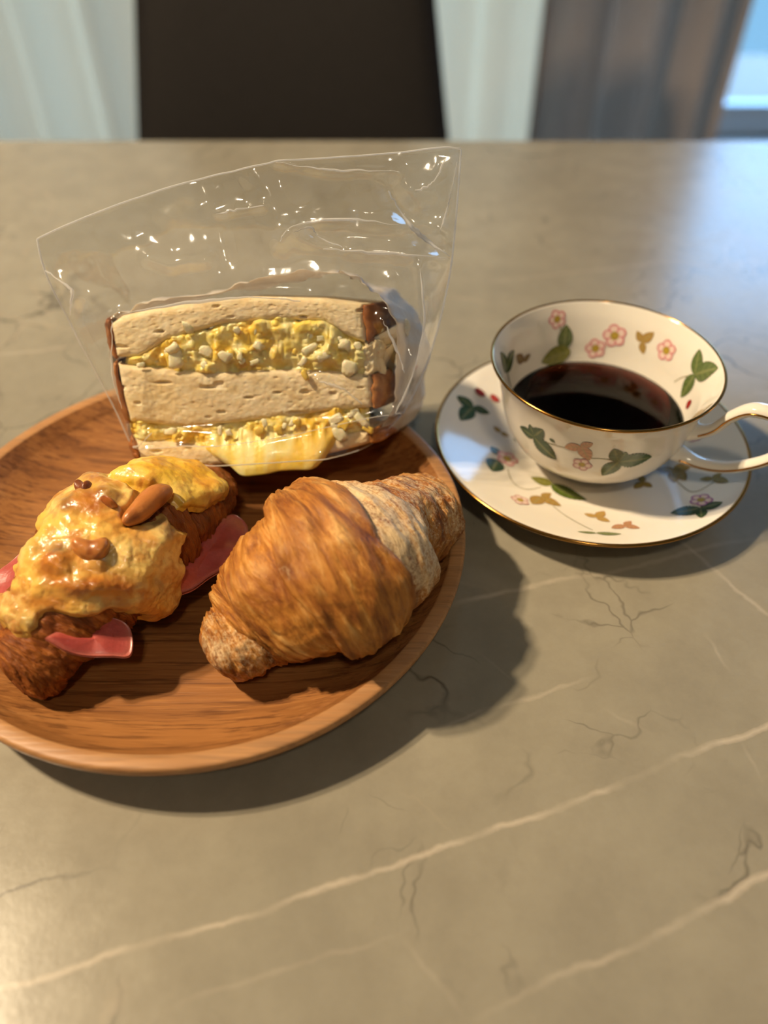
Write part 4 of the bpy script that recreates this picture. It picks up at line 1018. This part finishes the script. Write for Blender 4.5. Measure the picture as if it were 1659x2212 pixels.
def wraplocal(S, a, b):
    r0 = max(float(np.interp(a[1], S.L, S.p[:, 0])), 0.004); dth = (b[0]-a[0]+math.pi) % (2*math.pi)-math.pi
    return np.array([dth*r0, b[1]-a[1]])
def leaf(S, parent, pa, pb_, color, wr=0.36, serr=True, off=0.00018):
    a = S.find(*ZZ(*pa)); b = S.find(*ZZ(*pb_)); d = wraplocal(S, a, b); L = np.hypot(*d)
    if L < 1e-4: return
    d = d/L; nrm = np.array([-d[1], d[0]]); n, m_ = 22, 9; P = []; C = []
    for i in range(n):
        t = i/(n-1); w = wr*L*(math.sin(math.pi*t**0.8)**0.8)*(1+(0.10*math.sin(t*60) if serr else 0))+0.00008
        for j in range(m_):
            s_ = j/(m_-1)*2-1; P.append(d*L*t+nrm*w*s_)
            vein = 1.0 if j == 4 else 0.0
            side = 0.5+0.5*math.sin(t*26-abs(s_)*5)
            c = lin(color)*(0.82+0.3*side*(1-vein)); c = c+(lin((170, 168, 110))-c)*0.45*vein; C.append(c*(0.78 if abs(s_) > 0.9 else 1))
    th, l = S.local(a, np.array(P)); V = S.pt(th, np.clip(l, 0, S.L[-1]), off)
    mesh('printed_leaf', V, gridfaces(n, m_), M['print'], parent, col=np.array(C))
def flower(S, parent, pc, rz, color, off=0.00026):
    c = S.find(*ZZ(*pc)); e = S.find(*ZZ(pc[0]+rz, pc[1])); R = np.hypot(*wraplocal(S, c, e)); R = float(np.clip(R, 0.0035, 0.0078))
    n, m_ = 60, 10; P = [(0, 0)]; C = [lin((188, 160, 50))]
    for i in range(1, m_):
        k = i/(m_-1)
        for j in range(n):
            q = 2*math.pi*j/n; pet = 0.78+0.22*abs(math.cos(2.5*q)); P.append((R*k*pet*math.cos(q), R*k*pet*math.sin(q)))
            g_ = abs(math.sin(2.5*q)) > 0.94
            if k < 0.34: cc = lin((190, 160, 54)) if (j % 4 < 2 or k < 0.2) else lin((150, 130, 60))
            elif k > 0.80 or (g_ and k > 0.4): cc = lin(color)
            else: cc = lin((240, 214, 200))*(1-0.5*max(k-0.45, 0))+lin(color)*0.5*max(k-0.45, 0)
            C.append(cc)
    F = [(0, 1+j, 1+(j+1) % n) for j in range(n)]
    for i in range(m_-2):
        for j in range(n): F.append((1+i*n+j, 1+(i+1)*n+j, 1+(i+1)*n+(j+1) % n, 1+i*n+(j+1) % n))
    th, l = S.local(c, np.array(P)); mesh('printed_flower', S.pt(th, np.clip(l, 0, S.L[-1]), off), F, M['print'], parent, col=np.array(C))
def berry(S, parent, pc, rm, color, off=0.00028):
    c = S.find(*ZZ(*pc)); n = 24; P = [(0, 0)]+[(rm*0.8*math.cos(2*math.pi*j/n), rm*1.1*math.sin(2*math.pi*j/n)*(1-0.2*math.cos(2*math.pi*j/n))) for j in range(n)]
    C = [lin(color)*1.3]+[lin(color)*(0.7 if j % 3 else 1) for j in range(n)]
    th, l = S.local(c, np.array(P)); mesh('printed_berry', S.pt(th, np.clip(l, 0, S.L[-1]), off), [(0, 1+j, 1+(j+1) % n) for j in range(n)], M['print'], parent, col=np.array(C))
def stem(S, parent, pts, color=(150, 140, 100), w=0.00022, off=0.00012):
    q = [S.find(*ZZ(*p)) for p in pts]; a = q[0]; P = catmull(np.array([wraplocal(S, a, b) for b in q]), 30)
    g_ = np.gradient(P, axis=0); nn = np.stack([-g_[:, 1], g_[:, 0]], -1); nn /= np.linalg.norm(nn, axis=1)[:, None]+1e-9
    Q = np.stack([P-nn*w, P+nn*w], 1).reshape(-1, 2); th, l = S.local(a, Q)
    mesh('printed_stem', S.pt(th, np.clip(l, 0, S.L[-1]), off), gridfaces(30, 2), M['print'], parent, col=np.tile(lin(color), (60, 1)))
for c, tips, colr in (((1300, 385), [(1322, 262), (1415, 355), (1230, 498)], GRN), ((375, 372), [(340, 276), (412, 266)], DGR), ((1040, 225), [(1015, 168), (1100, 180), (1046, 285)], GLD), ((455, 320), [(420, 290), (490, 285)], (150, 120, 86))):
    for t in tips: leaf(S_in, cup, c, t, colr, 0.30)
leaf(S_in, cup, (655, 262), (665, 140), GRN, 0.30); leaf(S_in, cup, (690, 268), (545, 325), OLV, 0.30)
leaf(S_in, cup, (1320, 590), (1405, 540), GLD, 0.18); leaf(S_in, cup, (1260, 640), (1345, 598), GLD, 0.16)
for p, r_, cc_ in (((620, 112), 46, PNK), ((905, 195), 62, PNK), ((810, 255), 55, PNK), ((1160, 266), 50, PNK)): flower(S_in, cup, p, r_, cc_)
berry(S_in, cup, (1270, 530), 0.0022, RED); stem(S_in, cup, [(375, 372), (385, 410), (395, 450)], DGR, 0.0004)
stem(S_in, cup, [(655, 262), (650, 190), (625, 130)], OLV); stem(S_in, cup, [(1300, 385), (1240, 400), (1200, 420)])
for c, tips, colr in (((510, 690), [(440, 640), (490, 628), (552, 655), (620, 802)], DGR), ((740, 738), [(660, 742), (800, 722), (782, 805)], RSE), ((925, 812), [(900, 748), (1088, 788), (846, 880)], (84, 104, 70))):
    for t in tips: leaf(S_out, cup, c, t, colr, 0.32)
leaf(S_out, cup, (925, 812), (960, 765), (84, 104, 70), 0.4)
flower(S_out, cup, (745, 825), 52, (190, 130, 130)); leaf(S_out, cup, (585, 698), (615, 718), DGR, 0.3)
stem(S_out, cup, [(512, 690), (600, 728), (670, 745)]); stem(S_out, cup, [(770, 795), (850, 800), (925, 812)])
for c, tips, colr in (((210, 546), [(130, 490), (292, 576), (148, 610)], DGR), ((545, 985), [(500, 1022), (592, 968), (640, 1032)], GLD), ((815, 1085), [(755, 1070), (852, 1058), (880, 1110)], (190, 150, 80)), ((952, 1125), [(888, 1142), (985, 1105), (1028, 1142)], RSE),
                      ((1325, 1042), [(1180, 1066), (1436, 1015), (1330, 1092)], DGR), ((1195, 855), [(1108, 848), (1292, 822), (1255, 905), (1200, 918)], GLD), ((1040, 915), [(1000, 948), (1032, 878), (1090, 940)], (160, 126, 56)), ((1390, 898), [(1325, 900), (1430, 868), (1466, 912)], (164, 140, 74)), ((345, 670), [(310, 640), (385, 690)], GLD)):
    for t in tips: leaf(S_sau, saucer, c, t, colr, 0.30)
leaf(S_sau, saucer, (600, 922), (770, 1002), (88, 104, 40), 0.24); leaf(S_sau, saucer, (600, 922), (492, 890), OLV, 0.32)
leaf(S_sau, saucer, (340, 780), (298, 738), DGR, 0.4); leaf(S_sau, saucer, (332, 808), (302, 862), DGR, 0.42); leaf(S_sau, saucer, (410, 695), (450, 720), DGR, 0.35)
leaf(S_sau, saucer, (815, 1165), (725, 1158), (120, 130, 84), 0.12); leaf(S_sau, saucer, (815, 1165), (936, 1170), (120, 130, 84), 0.14)
for p, r_, cc_ in (((376, 800), 52, PNK), ((440, 1005), 42, (206, 160, 150)), ((1330, 1005), 60, PRP), ((1290, 690), 44, PRP)): flower(S_sau, saucer, p, r_, cc_)
berry(S_sau, saucer, (240, 475), 0.0028, RED); berry(S_sau, saucer, (315, 502), 0.0026, (186, 66, 56))
stem(S_sau, saucer, [(380, 850), (410, 920), (470, 950), (540, 940)]); stem(S_sau, saucer, [(600, 1030), (700, 1100), (800, 1150)]); stem(S_sau, saucer, [(1195, 900), (1280, 960), (1370, 930), (1400, 900)])
